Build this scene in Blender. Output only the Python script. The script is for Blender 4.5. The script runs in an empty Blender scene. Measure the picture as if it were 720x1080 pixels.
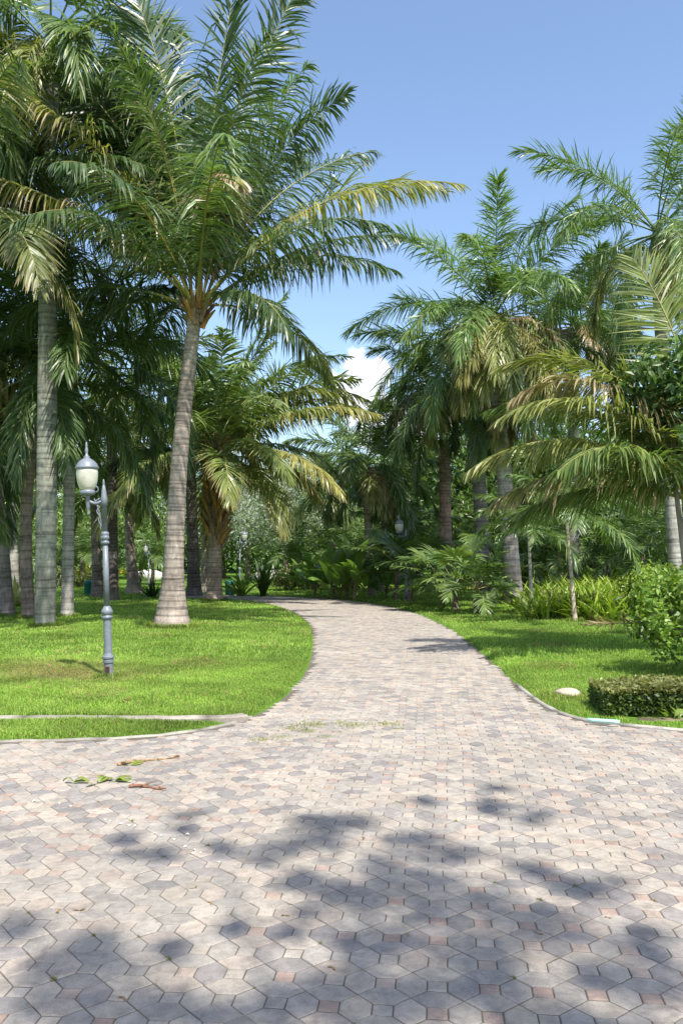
import bpy, math, numpy as np
from mathutils import Vector
R = math.radians
rng = np.random.default_rng(7)
sc = bpy.context.scene
C = sc.collection

# ---------------------------------------------------------------- camera numbers
CAMH, FPX, PITCH = 1.55, 900.0, math.atan(50/900.0)
def ray(px, py):
    x = (px-360)/FPX; u = (540-py)/FPX
    return np.array([x, math.cos(PITCH)-u*math.sin(PITCH), math.sin(PITCH)+u*math.cos(PITCH)])
def G(px, py, z=0.0):
    d = ray(px, py); t = (z-CAMH)/d[2]
    return np.array([d[0]*t, d[1]*t, z])
def AT(px, py, Y):
    d = ray(px, py); t = Y/d[1]
    return np.array([d[0]*t, Y, CAMH+d[2]*t])

# ---------------------------------------------------------------- mesh accumulator
class MB:
    def __init__(s): s.V=[]; s.n=0; s.F=[]; s.col=[]
    def add(s, V, F, mat=0, col=(1,1,1)):
        V = np.asarray(V, float).reshape(-1,3); F = np.asarray(F, np.int64)
        c = np.asarray(col, float)
        if c.ndim == 1: c = np.tile(c[:3], (len(V),1))
        s.V.append(V); s.col.append(c); s.F.append((F+s.n, mat)); s.n += len(V)
    def build(s, name, mats, parent=None, smooth=False, kind=None):
        me = bpy.data.meshes.new(name)
        V = np.concatenate(s.V); col = np.concatenate(s.col)
        lt = np.concatenate([np.full(len(F), F.shape[1], np.int32) for F,_ in s.F])
        lv = np.concatenate([F.ravel() for F,_ in s.F]).astype(np.int32)
        mi = np.concatenate([np.full(len(F), m, np.int32) for F,m in s.F])
        ls = np.concatenate([[0], np.cumsum(lt)[:-1]]).astype(np.int32)
        me.vertices.add(len(V)); me.vertices.foreach_set('co', V.ravel().astype(np.float32))
        me.loops.add(len(lv)); me.loops.foreach_set('vertex_index', lv)
        me.polygons.add(len(lt)); me.polygons.foreach_set('loop_start', ls)
        me.polygons.foreach_set('loop_total', lt)
        me.polygons.foreach_set('material_index', mi)
        me.polygons.foreach_set('use_smooth', np.full(len(lt), smooth))
        me.update(calc_edges=True); me.validate()
        a = me.color_attributes.new('tone', 'FLOAT_COLOR', 'POINT')
        a.data.foreach_set('color', np.concatenate([col, np.ones((len(col),1))],1).ravel().astype(np.float32))
        if not isinstance(mats, (list,tuple)): mats = [mats]
        for m in mats: me.materials.append(m)
        o = bpy.data.objects.new(name, me); C.objects.link(o)
        if parent is not None: o.parent = parent
        if kind: o['kind'] = kind
        return o

def tag(o, label, cat, group=None, kind=None):
    if label: o['label'] = label
    if cat: o['category'] = cat
    if group: o['group'] = group
    if kind: o['kind'] = kind
    return o
def empty(name, loc, label, cat, group=None, rz=0):
    o = bpy.data.objects.new(name, None); C.objects.link(o)
    o.location = tuple(loc); o.rotation_euler = (0,0,rz); o.empty_display_size = .2
    return tag(o, label, cat, group)
def dup(root, loc, rz, label, scale=1.0, group=None):
    r = root.copy(); C.objects.link(r); r.location = tuple(loc); r.rotation_euler = (0,0,rz)
    r.scale = (scale,)*3; r['label'] = label
    if group: r['group'] = group
    for ch in list(root.children):
        c = ch.copy(); C.objects.link(c); c.parent = r
        for g in list(ch.children):
            d = g.copy(); C.objects.link(d); d.parent = c
    return r

def norm(a): return a/np.maximum(np.linalg.norm(a, axis=-1, keepdims=True), 1e-9)

def tube(mb, pts, rad, n=10, mat=0, col=(1,1,1), cap=True, jitter=0):
    pts = np.asarray(pts, float); rad = np.asarray(rad, float)*np.ones(len(pts))
    T = norm(np.gradient(pts, axis=0))
    ref = np.array([1.,0,0]) if abs(T[:,2]).mean() > .6 else np.array([0,0,1.])
    A = norm(np.cross(T, ref)); B = np.cross(T, A)
    th = np.linspace(0, 2*math.pi, n, endpoint=False)
    rr = rad[:,None]*(1+(rng.normal(0,jitter,(len(pts),n)) if jitter else 0))
    V = pts[:,None,:] + rr[...,None]*(np.cos(th)[None,:,None]*A[:,None,:]+np.sin(th)[None,:,None]*B[:,None,:])
    m = len(pts); i = np.arange(m-1)[:,None]*n; j = np.arange(n)[None,:]; k = (j+1)%n
    F = np.stack([i+j, i+k, i+n+k, i+n+j], -1).reshape(-1,4)[:, ::-1]
    c = np.asarray(col, float)
    if c.ndim == 2: c = np.repeat(c, n, 0)
    base = mb.n
    mb.add(V, F, mat, c)
    if cap:
        mb.F.append((np.array([np.arange(n)])+base, mat)); mb.F.append((np.array([np.arange(n)[::-1]])+base+(m-1)*n, mat))

def lathe(mb, prof, n=24, origin=(0,0,0), mat=0, col=(1,1,1), axis=None):
    prof = np.asarray(prof, float)
    pts = np.zeros((len(prof),3)); pts[:,2] = prof[:,1]
    th = np.linspace(0, 2*math.pi, n, endpoint=False)
    V = np.stack([prof[:,0,None]*np.cos(th), prof[:,0,None]*np.sin(th), np.repeat(prof[:,1,None], n, 1)], -1) + np.asarray(origin)
    m = len(prof); i = np.arange(m-1)[:,None]*n; j = np.arange(n)[None,:]; k = (j+1)%n
    F = np.stack([i+j, i+k, i+n+k, i+n+j], -1).reshape(-1,4)
    base = mb.n
    mb.add(V, F, mat, col)
    mb.F.append((np.array([np.arange(n)[::-1]])+base, mat)); mb.F.append((np.array([np.arange(n)])+base+(m-1)*n, mat))

# ---------------------------------------------------------------- materials
def newmat(name):
    m = bpy.data.materials.new(name); m.use_nodes = True
    nt = m.node_tree; nt.nodes.clear()
    return m, nt, nt.nodes, nt.links
def mixc(nt, a, b, f, mode='MIX'):
    n = nt.nodes.new('ShaderNodeMix'); n.data_type = 'RGBA'; n.blend_type = mode
    for s, v in ((n.inputs[6], a), (n.inputs[7], b), (n.inputs[0], f)):
        if hasattr(v, 'type') and not isinstance(v, (int,float,tuple)): nt.links.new(v, s)
        else: s.default_value = v if isinstance(v,(int,float)) else (*v,1) if len(v)==3 else v
    return n.outputs[2]
def noise(nt, scale, detail=4, rough=.55, vec=None, dist=0):
    n = nt.nodes.new('ShaderNodeTexNoise'); n.inputs['Scale'].default_value = scale
    n.inputs['Detail'].default_value = detail; n.inputs['Roughness'].default_value = rough
    n.inputs['Distortion'].default_value = dist
    if vec is not None: nt.links.new(vec, n.inputs['Vector'])
    return n.outputs['Fac']
def ramp(nt, fac, stops):
    n = nt.nodes.new('ShaderNodeValToRGB'); e = n.color_ramp.elements
    while len(e) < len(stops): e.new(.5)
    for el,(p,c) in zip(e, stops):
        el.position = p; el.color = (c,c,c,1) if isinstance(c,(int,float)) else (*c,1)
    nt.links.new(fac, n.inputs[0]); return n.outputs[0]
def attr(nt, name='tone'):
    n = nt.nodes.new('ShaderNodeAttribute'); n.attribute_name = name; return n.outputs['Color']
def objco(nt, scale=(1,1,1)):
    t = nt.nodes.new('ShaderNodeTexCoord'); m = nt.nodes.new('ShaderNodeMapping')
    m.inputs['Scale'].default_value = scale; nt.links.new(t.outputs['Object'], m.inputs[0]); return m.outputs[0]
def bump(nt, h, strength=.3, dist=.02):
    b = nt.nodes.new('ShaderNodeBump'); b.inputs['Strength'].default_value = strength; b.inputs['Distance'].default_value = dist
    nt.links.new(h, b.inputs['Height']); return b.outputs[0]
def principled(nt, col, rough=.6, nrm=None, spec=.5, metal=0):
    p = nt.nodes.new('ShaderNodeBsdfPrincipled')
    if isinstance(col, tuple): p.inputs['Base Color'].default_value = (*col,1)
    else: nt.links.new(col, p.inputs['Base Color'])
    if isinstance(rough,(int,float)): p.inputs['Roughness'].default_value = rough
    else: nt.links.new(rough, p.inputs['Roughness'])
    p.inputs['Specular IOR Level'].default_value = spec; p.inputs['Metallic'].default_value = metal
    if nrm is not None: nt.links.new(nrm, p.inputs['Normal'])
    return p
def out(nt, sh):
    o = nt.nodes.new('ShaderNodeOutputMaterial'); nt.links.new(sh, o.inputs[0])

def leaf_mat(name, trans=.38, rough=.38, spec=.5, var=.35, nscale=3.0):
    m, nt, N, L = newmat(name)
    c = attr(nt)
    n1 = noise(nt, nscale, 3, vec=objco(nt))
    c2 = mixc(nt, c, ramp(nt, n1, [(.3, 1-var), (.7, 1+var*.6)]), 1.0, 'MULTIPLY')
    p = principled(nt, c2, rough, spec=spec)
    t = N.new('ShaderNodeBsdfTranslucent')
    ct = mixc(nt, c2, (1.3,1.5,.6), 1.0, 'MULTIPLY')
    L.new(ct, t.inputs[0])
    ms = N.new('ShaderNodeMixShader'); ms.inputs[0].default_value = trans
    L.new(p.outputs[0], ms.inputs[1]); L.new(t.outputs[0], ms.inputs[2])
    out(nt, ms.outputs[0]); return m
M = {}
M['palm'] = leaf_mat('palm_leaf', .32, .37, .5)
M['leaf'] = leaf_mat('broad_leaf', .35, .42, .45, nscale=1.2)
M['grass'] = leaf_mat('grass_blade', .42, .55, .25, var=.3, nscale=.9)
M['petal'] = leaf_mat('petal', .3, .6, .2, .1)

def vcol_mat(name, rough=.75, nscale=14, amt=.35, bs=.4, bd=.01, spec=.3, stretch=(1,1,1), n2=2.0, amt2=.2, bands=False):
    m, nt, N, L = newmat(name)
    co = objco(nt, stretch)
    n1 = noise(nt, nscale, 6, .65, co); nb = noise(nt, n2, 3, .5, objco(nt))
    c = mixc(nt, attr(nt), ramp(nt, n1, [(.3,1-amt),(.7,1+amt)]), 1.0, 'MULTIPLY')
    c = mixc(nt, c, ramp(nt, nb, [(.35,1-amt2),(.65,1+amt2)]), 1.0, 'MULTIPLY')
    if bands:
        b3 = noise(nt, 1.0, 4, .6, objco(nt, (1.2,1.2,17)), .3); b4 = noise(nt, 3.2, 5, .65, objco(nt), .5)
        c = mixc(nt, c, ramp(nt, b3, [(.36,.55),(.46,1.0),(.62,1.12)]), 1.0, 'MULTIPLY')
        c = mixc(nt, c, (.36,.36,.31), ramp(nt, b4, [(.58,0.0),(.66,.45)]))
    p = principled(nt, c, rough, bump(nt, n1, bs, bd), spec)
    out(nt, p.outputs[0]); return m
M['stalk'] = vcol_mat('palm_stalk', .5, 20, .2, .2)
M['bark'] = vcol_mat('palm_bark', .85, 16, .34, .6, .012, .15, (1,1,.35), 1.4, .28, True)
M['rough_bark'] = vcol_mat('rough_bark', .9, 22, .45, .8, .02, .1, (1,1,.25), 2.5, .3)
M['rock'] = vcol_mat('rock', .9, 9, .3, .7, .03, .2)
M['kerb'] = vcol_mat('kerb_concrete', .9, 18, .22, .4, .006, .2)
M['paint'] = vcol_mat('grey_paint', .42, 30, .13, .25, .004, .5, n2=6, amt2=.14)

def paver_mat():
    m, nt, N, L = newmat('paver_stone')
    co = objco(nt)
    fine = noise(nt, 260, 4, .7, co); mid = noise(nt, 22, 5, .6, co, .6); big = noise(nt, 1.1, 4, .6, co)
    st = noise(nt, 7, 3, .55, co, .8)
    c = mixc(nt, attr(nt), ramp(nt, fine, [(.32,.68),(.68,1.25)]), 1.0, 'MULTIPLY')
    c = mixc(nt, c, ramp(nt, mid, [(.32,.8),(.62,1.1)]), 1.0, 'MULTIPLY')
    c = mixc(nt, c, ramp(nt, big, [(.35,.9),(.65,1.08)]), 1.0, 'MULTIPLY')
    c = mixc(nt, c, (.13,.12,.112), ramp(nt, st, [(.54,0.0),(.74,.6)]))
    p = principled(nt, c, .82, bump(nt, fine, .5, .0025), .3)
    out(nt, p.outputs[0]); return m
M['paver'] = paver_mat()
def sand_mat():
    m, nt, N, L = newmat('joint_sand')
    n = noise(nt, 30, 5, .6, objco(nt)); g = noise(nt, 3, 4, .6, objco(nt))
    c = mixc(nt, (.085,.072,.058), (.16,.14,.115), n)
    c = mixc(nt, c, (.06,.075,.03), ramp(nt, g, [(.55,0.0),(.75,.7)]))
    p = principled(nt, c, .95, bump(nt, n, .5, .004), .1); out(nt, p.outputs[0]); return m
M['sand'] = sand_mat()
def soil_mat():
    m, nt, N, L = newmat('lawn_soil')
    n = noise(nt, 26, 6, .7, objco(nt)); g = noise(nt, .35, 4, .6, objco(nt)); g2 = noise(nt, 5, 5, .7, objco(nt))
    c = mixc(nt, (.06,.13,.015), (.13,.24,.03), n)
    c = mixc(nt, c, (.16,.13,.06), ramp(nt, g, [(.58,0.0),(.75,.6)]))
    c = mixc(nt, c, (.07,.13,.02), ramp(nt, g2, [(.4,0.0),(.7,.7)]))
    p = principled(nt, c, .95, bump(nt, n, .8, .03), .1); out(nt, p.outputs[0]); return m
M['soil'] = soil_mat()
def glass_mat():
    m, nt, N, L = newmat('frosted_globe')
    n = noise(nt, 9, 4, .6, objco(nt))
    c = mixc(nt, (.80,.79,.68), (.62,.60,.46), ramp(nt, n, [(.45,0.0),(.7,1.0)]))
    p = principled(nt, c, .3, spec=.5)
    t = N.new('ShaderNodeBsdfTranslucent'); L.new(c, t.inputs[0])
    ms = N.new('ShaderNodeMixShader'); ms.inputs[0].default_value = .45
    L.new(p.outputs[0], ms.inputs[1]); L.new(t.outputs[0], ms.inputs[2]); out(nt, ms.outputs[0]); return m
M['globe'] = glass_mat()
def flat_mat(name, col, rough=.5):
    m, nt, N, L = newmat(name)
    n = noise(nt, 25, 4, .6, objco(nt))
    c = mixc(nt, tuple(x*.8 for x in col), tuple(min(1,x*1.15) for x in col), n)
    out(nt, principled(nt, c, rough).outputs[0]); return m
M['teal'] = flat_mat('teal_plastic', (.02,.16,.12), .45)
M['cyan'] = flat_mat('pale_cyan_pvc', (.36,.62,.58), .45)
M['dark'] = flat_mat('painted_recess_shade', (.03,.02,.018), .9)
M['rust'] = flat_mat('rust', (.16,.055,.03), .85)
M['white'] = flat_mat('pale_paint', (.5,.52,.53), .6)

# ---------------------------------------------------------------- paved area outline
edge_l = [(-900,790),(-400,787),(0,784),(60,782.5),(130,780),(190,775),(235,767),(268,757),(297,740),(318,718),(329,695),(331,670),(325,655),(305,643.5),(280,637),(262,634),(235,632.5),(180,632)]
edge_r = [(180,626.6),(235,627.5),(262,628.5),(300,629),(350,631.5),(390,636),(430,643.5),(470,660),(500,682),(530,710),(556,733),(578,748),(602,758),(630,763.5),(665,767),(720,772),(860,783),(1500,815)]
def smooth_pts(P, it=2):
    P = [np.array(p) for p in P]
    for _ in range(it):
        Q = [P[0]]
        for a,b in zip(P[:-1],P[1:]): Q += [.75*a+.25*b, .25*a+.75*b]
        P = Q+[P[-1]]
    return np.array(P)
EL = smooth_pts([G(*p)[:2] for p in edge_l]); ER = smooth_pts([G(*p)[:2] for p in edge_r])
POLY = np.concatenate([EL, ER, [[ER[-1][0],-6.0],[EL[0][0],-6.0]]])
def sdist(X, Y):
    """signed distance to the paved outline, negative on the paving"""
    X = np.asarray(X,float); Y = np.asarray(Y,float)
    A = POLY; B = np.roll(POLY,-1,0); d2 = np.full(X.shape, 1e9); ins = np.zeros(X.shape, bool)
    for (ax,ay),(bx,by) in zip(A,B):
        ex,ey = bx-ax, by-ay; L2 = ex*ex+ey*ey
        if L2 < 1e-12: continue
        t = np.clip(((X-ax)*ex+(Y-ay)*ey)/L2, 0, 1)
        d2 = np.minimum(d2, (X-ax-t*ex)**2+(Y-ay-t*ey)**2)
        if ay != by:
            c = ((ay > Y) != (by > Y)) & (X < (bx-ax)*(Y-ay)/(by-ay)+ax)
            ins ^= c
    d = np.sqrt(d2); return np.where(ins, -d, d)
def sm(x): x = np.clip(x,0,1); return x*x*(3-2*x)
def hz(X, Y):
    d = sdist(X, Y); X = np.asarray(X,float); Y = np.asarray(Y,float)
    und = .03*np.sin(X*.7+1)*np.cos(Y*.5)*sm(d/3)
    far = .25*sm((Y-46)/25)
    return np.where(d > 0, .004+.035*sm(d/.12)+.07*sm(d/4)+und+far, -.02)
def GL(px, py):
    p = G(px, py); 
    for _ in range(3): p = G(px, py, float(hz(p[0], p[1])))
    return p

# ---------------------------------------------------------------- ground sheets
mb = MB()
xs = np.concatenate([-np.geomspace(3000,22,16), np.arange(-20,20.1,.2), np.geomspace(22,3000,16)])
ys = np.concatenate([-np.geomspace(600,10,8), np.arange(-8,45.1,.2), np.geomspace(46,4000,26)])
XX,YY = np.meshgrid(xs,ys); ZZ = hz(XX,YY)
n1,n2 = XX.shape; ii,jj = np.meshgrid(np.arange(n1-1),np.arange(n2-1),indexing='ij'); a = ii*n2+jj
mb.add(np.stack([XX,YY,ZZ],-1), np.stack([a,a+1,a+n2+1,a+n2],-1).reshape(-1,4))
mb.build('lawn_ground', M['soil'], smooth=True, kind='structure')
# joint sand bed
mb = MB()
g = .5
gx = np.arange(POLY[:,0].min(), POLY[:,0].max(), g)
L_ = np.array(POLY); 
mb.add(np.c_[L_, np.full(len(L_), .0085)], np.array([np.arange(len(L_))[::-1]]))
mb.build('paving_bed', M['sand'], kind='structure')

# pavers: squares with long hexagons woven round them
P = .187; S = .073; ANG = R(6.5)
ux = np.array([math.cos(ANG), -math.sin(ANG)]); uy = np.array([math.sin(ANG), math.cos(ANG)])
def pavers():
    ij = np.stack(np.meshgrid(np.arange(-110,115), np.arange(-40,250), indexing='ij'),-1).reshape(-1,2)
    cen = ij[:,:1]*P*ux + ij[:,1:]*P*uy
    keep = (np.abs(cen[:,0]) < 13.5) & (cen[:,1] > .6) & (cen[:,1] < 39) & (np.abs(cen[:,0]) < 2.2+cen[:,1]*1.5)
    cen = cen[keep]
    h = S/2
    sq = np.array([(-h,-h),(h,-h),(h,h),(-h,h)])
    hv = np.array([(h,-h),(P/2,-P/2),(P-h,-h),(P-h,h),(P/2,P/2),(h,h)]) - [P/2,0]
    hh = np.array([(-h,h),(h,h),(P/2,P/2),(h,P-h),(-h,P-h),(-P/2,P/2)]) - [0,P/2]
    mb = MB()
    lights = np.array([(.335,.295,.245),(.35,.305,.25),(.31,.28,.24),(.345,.292,.24),(.29,.263,.228)])
    darks = np.array([(.235,.212,.195),(.215,.2,.185),(.25,.226,.204),(.268,.24,.215)])
    pinks = np.array([(.325,.245,.197),(.31,.23,.184),(.335,.268,.218)])
    for kind,(shape,off) in enumerate([(sq,(0,0)),(hv,(P/2,0)),(hh,(0,P/2))]):
        k = len(shape)
        c = cen + off[0]*ux + off[1]*uy
        d = sdist(c[:,0], c[:,1]); c = c[d < -.05]; n = len(c)
        ctr = shape.mean(0)
        nrm2 = np.linalg.norm(shape,axis=1).mean()
        def sc_(g):  # true inset of the outline by g
            e = np.roll(shape,-1,0)-shape; nl_ = norm(np.stack([-e[:,1],e[:,0]],1)); npv = np.roll(nl_,1,0)
            sgn = 1.0 if np.sum(nl_*(-(shape+e/2))) > 0 else -1.0
            bs = (nl_+npv)*sgn; return shape+g*bs/(1+np.sum(nl_*npv,1,keepdims=True))
        rings = [(sc_(.0016), -.03),(sc_(.0021), -.0035),(sc_(.0040), -.0008),(sc_(.009), 0)]
        zb = .012 + rng.normal(0,.0009,n); tilt = rng.normal(0,.006,(n,2)); rot = rng.normal(0,.012,n)
        Vs = []
        for shp,z in rings:
            sx = shp[:,0][None]*np.cos(rot)[:,None]-shp[:,1][None]*np.sin(rot)[:,None]
            sy = shp[:,0][None]*np.sin(rot)[:,None]+shp[:,1][None]*np.cos(rot)[:,None]
            xy = c[:,None,:] + sx[...,None]*ux + sy[...,None]*uy
            wx,wy = xy[...,0].copy(),xy[...,1].copy()
            xy[...,0] += .022*np.sin(wy*1.1+.6*np.sin(wx*.8))+.008*np.sin(wy*3.7+wx); xy[...,1] += .02*np.sin(wx*1.3+.5*np.sin(wy*.7)+1)+.006*np.sin(wx*4.1-wy)
            zz = zb[:,None]+z + sx*tilt[:,:1]+sy*tilt[:,1:]
            Vs.append(np.concatenate([xy, zz[...,None]],-1))
        V = np.stack(Vs,1)  # n,4,k,3
        # colour: clustered dark stones
        q = np.sin(c[:,0]*1.3+2*np.sin(c[:,1]*.9))*np.cos(c[:,1]*1.1+1.3)
        pd = .25 + .17*q
        if kind == 0:
            pk = rng.random(n) < .36+.28*q
            col = np.where(pk[:,None], pinks[rng.integers(0,3,n)], lights[rng.integers(0,5,n)])
        else:
            dk = rng.random(n) < pd
            col = np.where(dk[:,None], darks[rng.integers(0,4,n)], lights[rng.integers(0,5,n)])
        col = col*rng.uniform(.9,1.08,(n,1))
        colv = np.repeat(col[:,None,:], 4*k, 1).reshape(-1,3)
        b = (np.arange(n)*4*k)[:,None]
        j = np.arange(k); j2 = (j+1)%k
        Fs = []
        for r in range(3):
            Fs.append(np.stack([b+r*k+j, b+r*k+j2, b+(r+1)*k+j2, b+(r+1)*k+j],-1).reshape(-1,4))
        base = mb.n
        mb.add(V.reshape(-1,3), np.concatenate(Fs), 0, colv)
        mb.F.append(((b+3*k+j)+base, 0))
    mb.build('paving_stones', M['paver'], kind='structure')
pavers()

# thin concrete kerbs along both edges, and the strip in the left lawn
def ribbon(name, line, w, z0, z1, col, mat, kind='structure', shift=0.0):
    line = np.asarray(line); T = norm(np.gradient(line,axis=0)); N_ = np.stack([-T[:,1],T[:,0]],1)
    seg = np.r_[0,np.cumsum(np.linalg.norm(np.diff(line,axis=0),axis=1))]
    m = int(seg[-1]/.12); s = np.linspace(0,seg[-1],m)
    l2 = np.stack([np.interp(s,seg,line[:,k]) for k in (0,1)],1); N2 = norm(np.stack([np.interp(s,seg,N_[:,k]) for k in (0,1)],1))
    l2 = l2+N2*shift
    wj = w*(1+rng.normal(0,.06,m))[:,None]; b = .012
    zz = z1+rng.normal(0,.002,m)
    rows = [np.c_[l2-N2*wj/2, np.full(m,z0)], np.c_[l2-N2*wj/2, zz-b], np.c_[l2-N2*(wj/2-b), zz], np.c_[l2+N2*(wj/2-b), zz], np.c_[l2+N2*wj/2, zz-b], np.c_[l2+N2*wj/2, np.full(m,z0)]]
    V = np.stack(rows,1); i = np.arange(m-1)[:,None]*6; j = np.arange(5)[None]
    cc = np.array(col)[None]*np.where((s%.9) < .13,.5,1.)[:,None]*(1+.1*np.sin(np.floor(s/.9)*2.7))[:,None]
    mb = MB(); mb.add(V, np.stack([i+j,i+j+1,i+6+j+1,i+6+j],-1).reshape(-1,4), 0, np.repeat(cc,6,0))
    return mb.build(name, mat, kind=kind)
ribbon('kerb', [p for p in EL if -5.5 < p[0] < -.72 and p[1] < 8.6], .05, -.05, .024, (.26,.24,.20), M['kerb'], shift=0)
ribbon('kerb', [p for p in ER if p[1] < 11 and p[1] > 5.0], .055, -.05, .028, (.30,.28,.24), M['kerb'], shift=0)
dr = [G(-400,766)[:2], G(0,763)[:2], G(80,763)[:2], G(160,763.5)[:2], G(238,763)[:2], G(258,760.5)[:2]]
ribbon('concrete_strip', dr, .13, -.05, .068, (.28,.25,.21), M['kerb'])
dr2 = [G(672,762.5)[:2], G(720,764)[:2], G(800,768)[:2], G(1200,782)[:2]]
ribbon('soil_strip', dr2, .16, -.05, .045, (.2,.16,.11), M['kerb'])

# ---------------------------------------------------------------- palms
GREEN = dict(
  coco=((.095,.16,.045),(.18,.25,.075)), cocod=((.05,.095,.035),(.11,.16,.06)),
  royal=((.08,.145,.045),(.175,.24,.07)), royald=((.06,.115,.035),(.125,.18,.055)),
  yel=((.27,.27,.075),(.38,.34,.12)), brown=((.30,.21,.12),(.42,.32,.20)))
def frond(O, az, el0, droop, L, n=75, ll=.85, lw=.045, start=.17, hang=.7, vang=12, plum=0, roll=0, roll0=0, aa=1.,
          pal='coco', tipyel=0., tipbrown=0., dead=0., K=4, azd=0., pw=1.25, sr=.035, rj=.04, gap=.03, yel=0.):
    """-> (leaf MB, stalk MB) of one pinnate frond"""
    leaf, stalk = MB(), MB()
    s = np.linspace(0,1,26); el = R(el0)-R(droop)*s**pw; azs = R(az)+R(azd)*s
    T = np.stack([np.cos(el)*np.cos(azs), np.cos(el)*np.sin(azs), np.sin(el)],1)
    pts = np.asarray(O)+np.r_[np.zeros((1,3)), np.cumsum((T[1:]+T[:-1])/2,0)]*L/25
    Sv = np.stack([np.sin(azs), -np.cos(azs), 0*azs],1); U = np.cross(Sv,T)
    ro = R(roll0)+R(roll)*s; Sr = Sv*np.cos(ro)[:,None]+U*np.sin(ro)[:,None]; Ur = U*np.cos(ro)[:,None]-Sv*np.sin(ro)[:,None]
    sc1 = np.array((.30,.27,.08)) if dead < .5 else np.array((.30,.22,.12))
    if pal.startswith('royal') and dead < .5: sc1 = np.array((.12,.17,.05))
    stc = sc1[None]*(1-.25*s[:,None])
    tube(stalk, pts, sr*(1-.88*s**.8), 5, 0, stc)
    u = np.linspace(0,1,n); si = start+(1-start)*u
    I = lambda A: np.stack([np.interp(si, s, A[:,k]) for k in range(3)],1)
    p0,Ti,Si,Ui = I(pts),norm(I(T)),norm(I(Sr)),norm(I(Ur))
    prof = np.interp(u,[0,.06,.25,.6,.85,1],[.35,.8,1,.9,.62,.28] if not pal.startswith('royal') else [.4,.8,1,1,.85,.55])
    a = R(1)*np.interp(u,[0,.5,1],[74,62,28])
    Lv,Lf,Lc = [],[],[]
    c0,c1 = [np.array(x) for x in GREEN[pal]]
    for side in (-1,1):
        m = n; f1,f2,f3,f4 = rng.uniform(8,30,4); q1,q2,q3,q4 = rng.uniform(0,6.28,4)
        keep = (rng.random(m) > gap) & (np.sin(u*f4*1.6+q4) < rng.uniform(.93,1.02))
        ai = a*aa+rng.normal(0,.10,m)+.12*np.sin(u*f1+q1); v = R(vang)+R(plum)*rng.uniform(-1,1,m)+rng.normal(0,.09,m)+.16*np.sin(u*f2+q2)
        d = np.cos(ai)[:,None]*Ti+np.sin(ai)[:,None]*(side*np.cos(v)[:,None]*Si+np.sin(v)[:,None]*Ui)
        ln = ll*prof*rng.uniform(.82,1.08,m)*np.where(rng.random(m)<.05,.6,1)
        hg = hang*rng.uniform(.5,1.35,m)*(1+.4*np.sin(u*f3+q3))
        hg = np.where(rng.random(m) < .08, hg+1.2, hg)
        k = np.arange(K+1)/K
        D = norm(d[:,None,:]+np.array([0,0,-1.])*(hg[:,None]*k[None]**.85)[...,None]*1.75)
        step = ln[:,None,None]/K
        pos = p0[:,None,:]+np.concatenate([np.zeros((m,1,3)), np.cumsum((D[:,1:]+D[:,:-1])/2*step,1)],1)
        Nn = norm(Ui+rng.normal(0,.5,(m,3)))
        W = norm(np.cross(D, Nn[:,None,:]))
        wp = np.interp(k,[0,.15,.5,.8,1],[.45,.9,1,.62,.06])*lw/2
        wd = W*(wp[None,:,None]*rng.uniform(.8,1.2,m)[:,None,None])
        V = np.stack([pos-wd,pos+wd],2)  # m,K+1,2,3
        t = rng.random((m,1,1)); col = c0+(c1-c0)*t
        col = np.repeat(col, K+1, 1)
        kk = k[None,:,None]; uu = u[:,None,None]
        yc = np.array(GREEN['yel'][0])+(np.array(GREEN['yel'][1])-np.array(GREEN['yel'][0]))*t
        bc = np.array(GREEN['brown'][0])+(np.array(GREEN['brown'][1])-np.array(GREEN['brown'][0]))*rng.random((m,1,1))
        fy = np.clip(yel+tipyel*(kk*.7+uu*.6)+rng.normal(0,.08,(m,1,1))*(1 if yel+tipyel>0 else 0),0,1)
        col = col*(1-fy)+yc*fy
        fb = np.clip(np.maximum(dead, (tipbrown>0)*(kk-(1-tipbrown)-rng.normal(0,.12,(m,1,1)))*3),0,1)
        col = col*(1-fb)+bc*fb
        V,col = V[keep],col[keep]; m = len(V)
        b = (np.arange(m)*(K+1)*2)[:,None]; q = (np.arange(K)*2)[None]
        leaf.add(V.reshape(-1,3), np.stack([b+q,b+q+1,b+q+3,b+q+2],-1).reshape(-1,4), 0,
                 np.repeat(col[:,:,None,:],2,2).reshape(-1,3))
    return leaf, stalk

def add_frond(root, *a, **k):
    lf, st = frond(*a, **k)
    o = lf.build('frond', M['palm'], root)
    st.build('stalk', M['stalk'], o, smooth=True)
    return o

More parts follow.
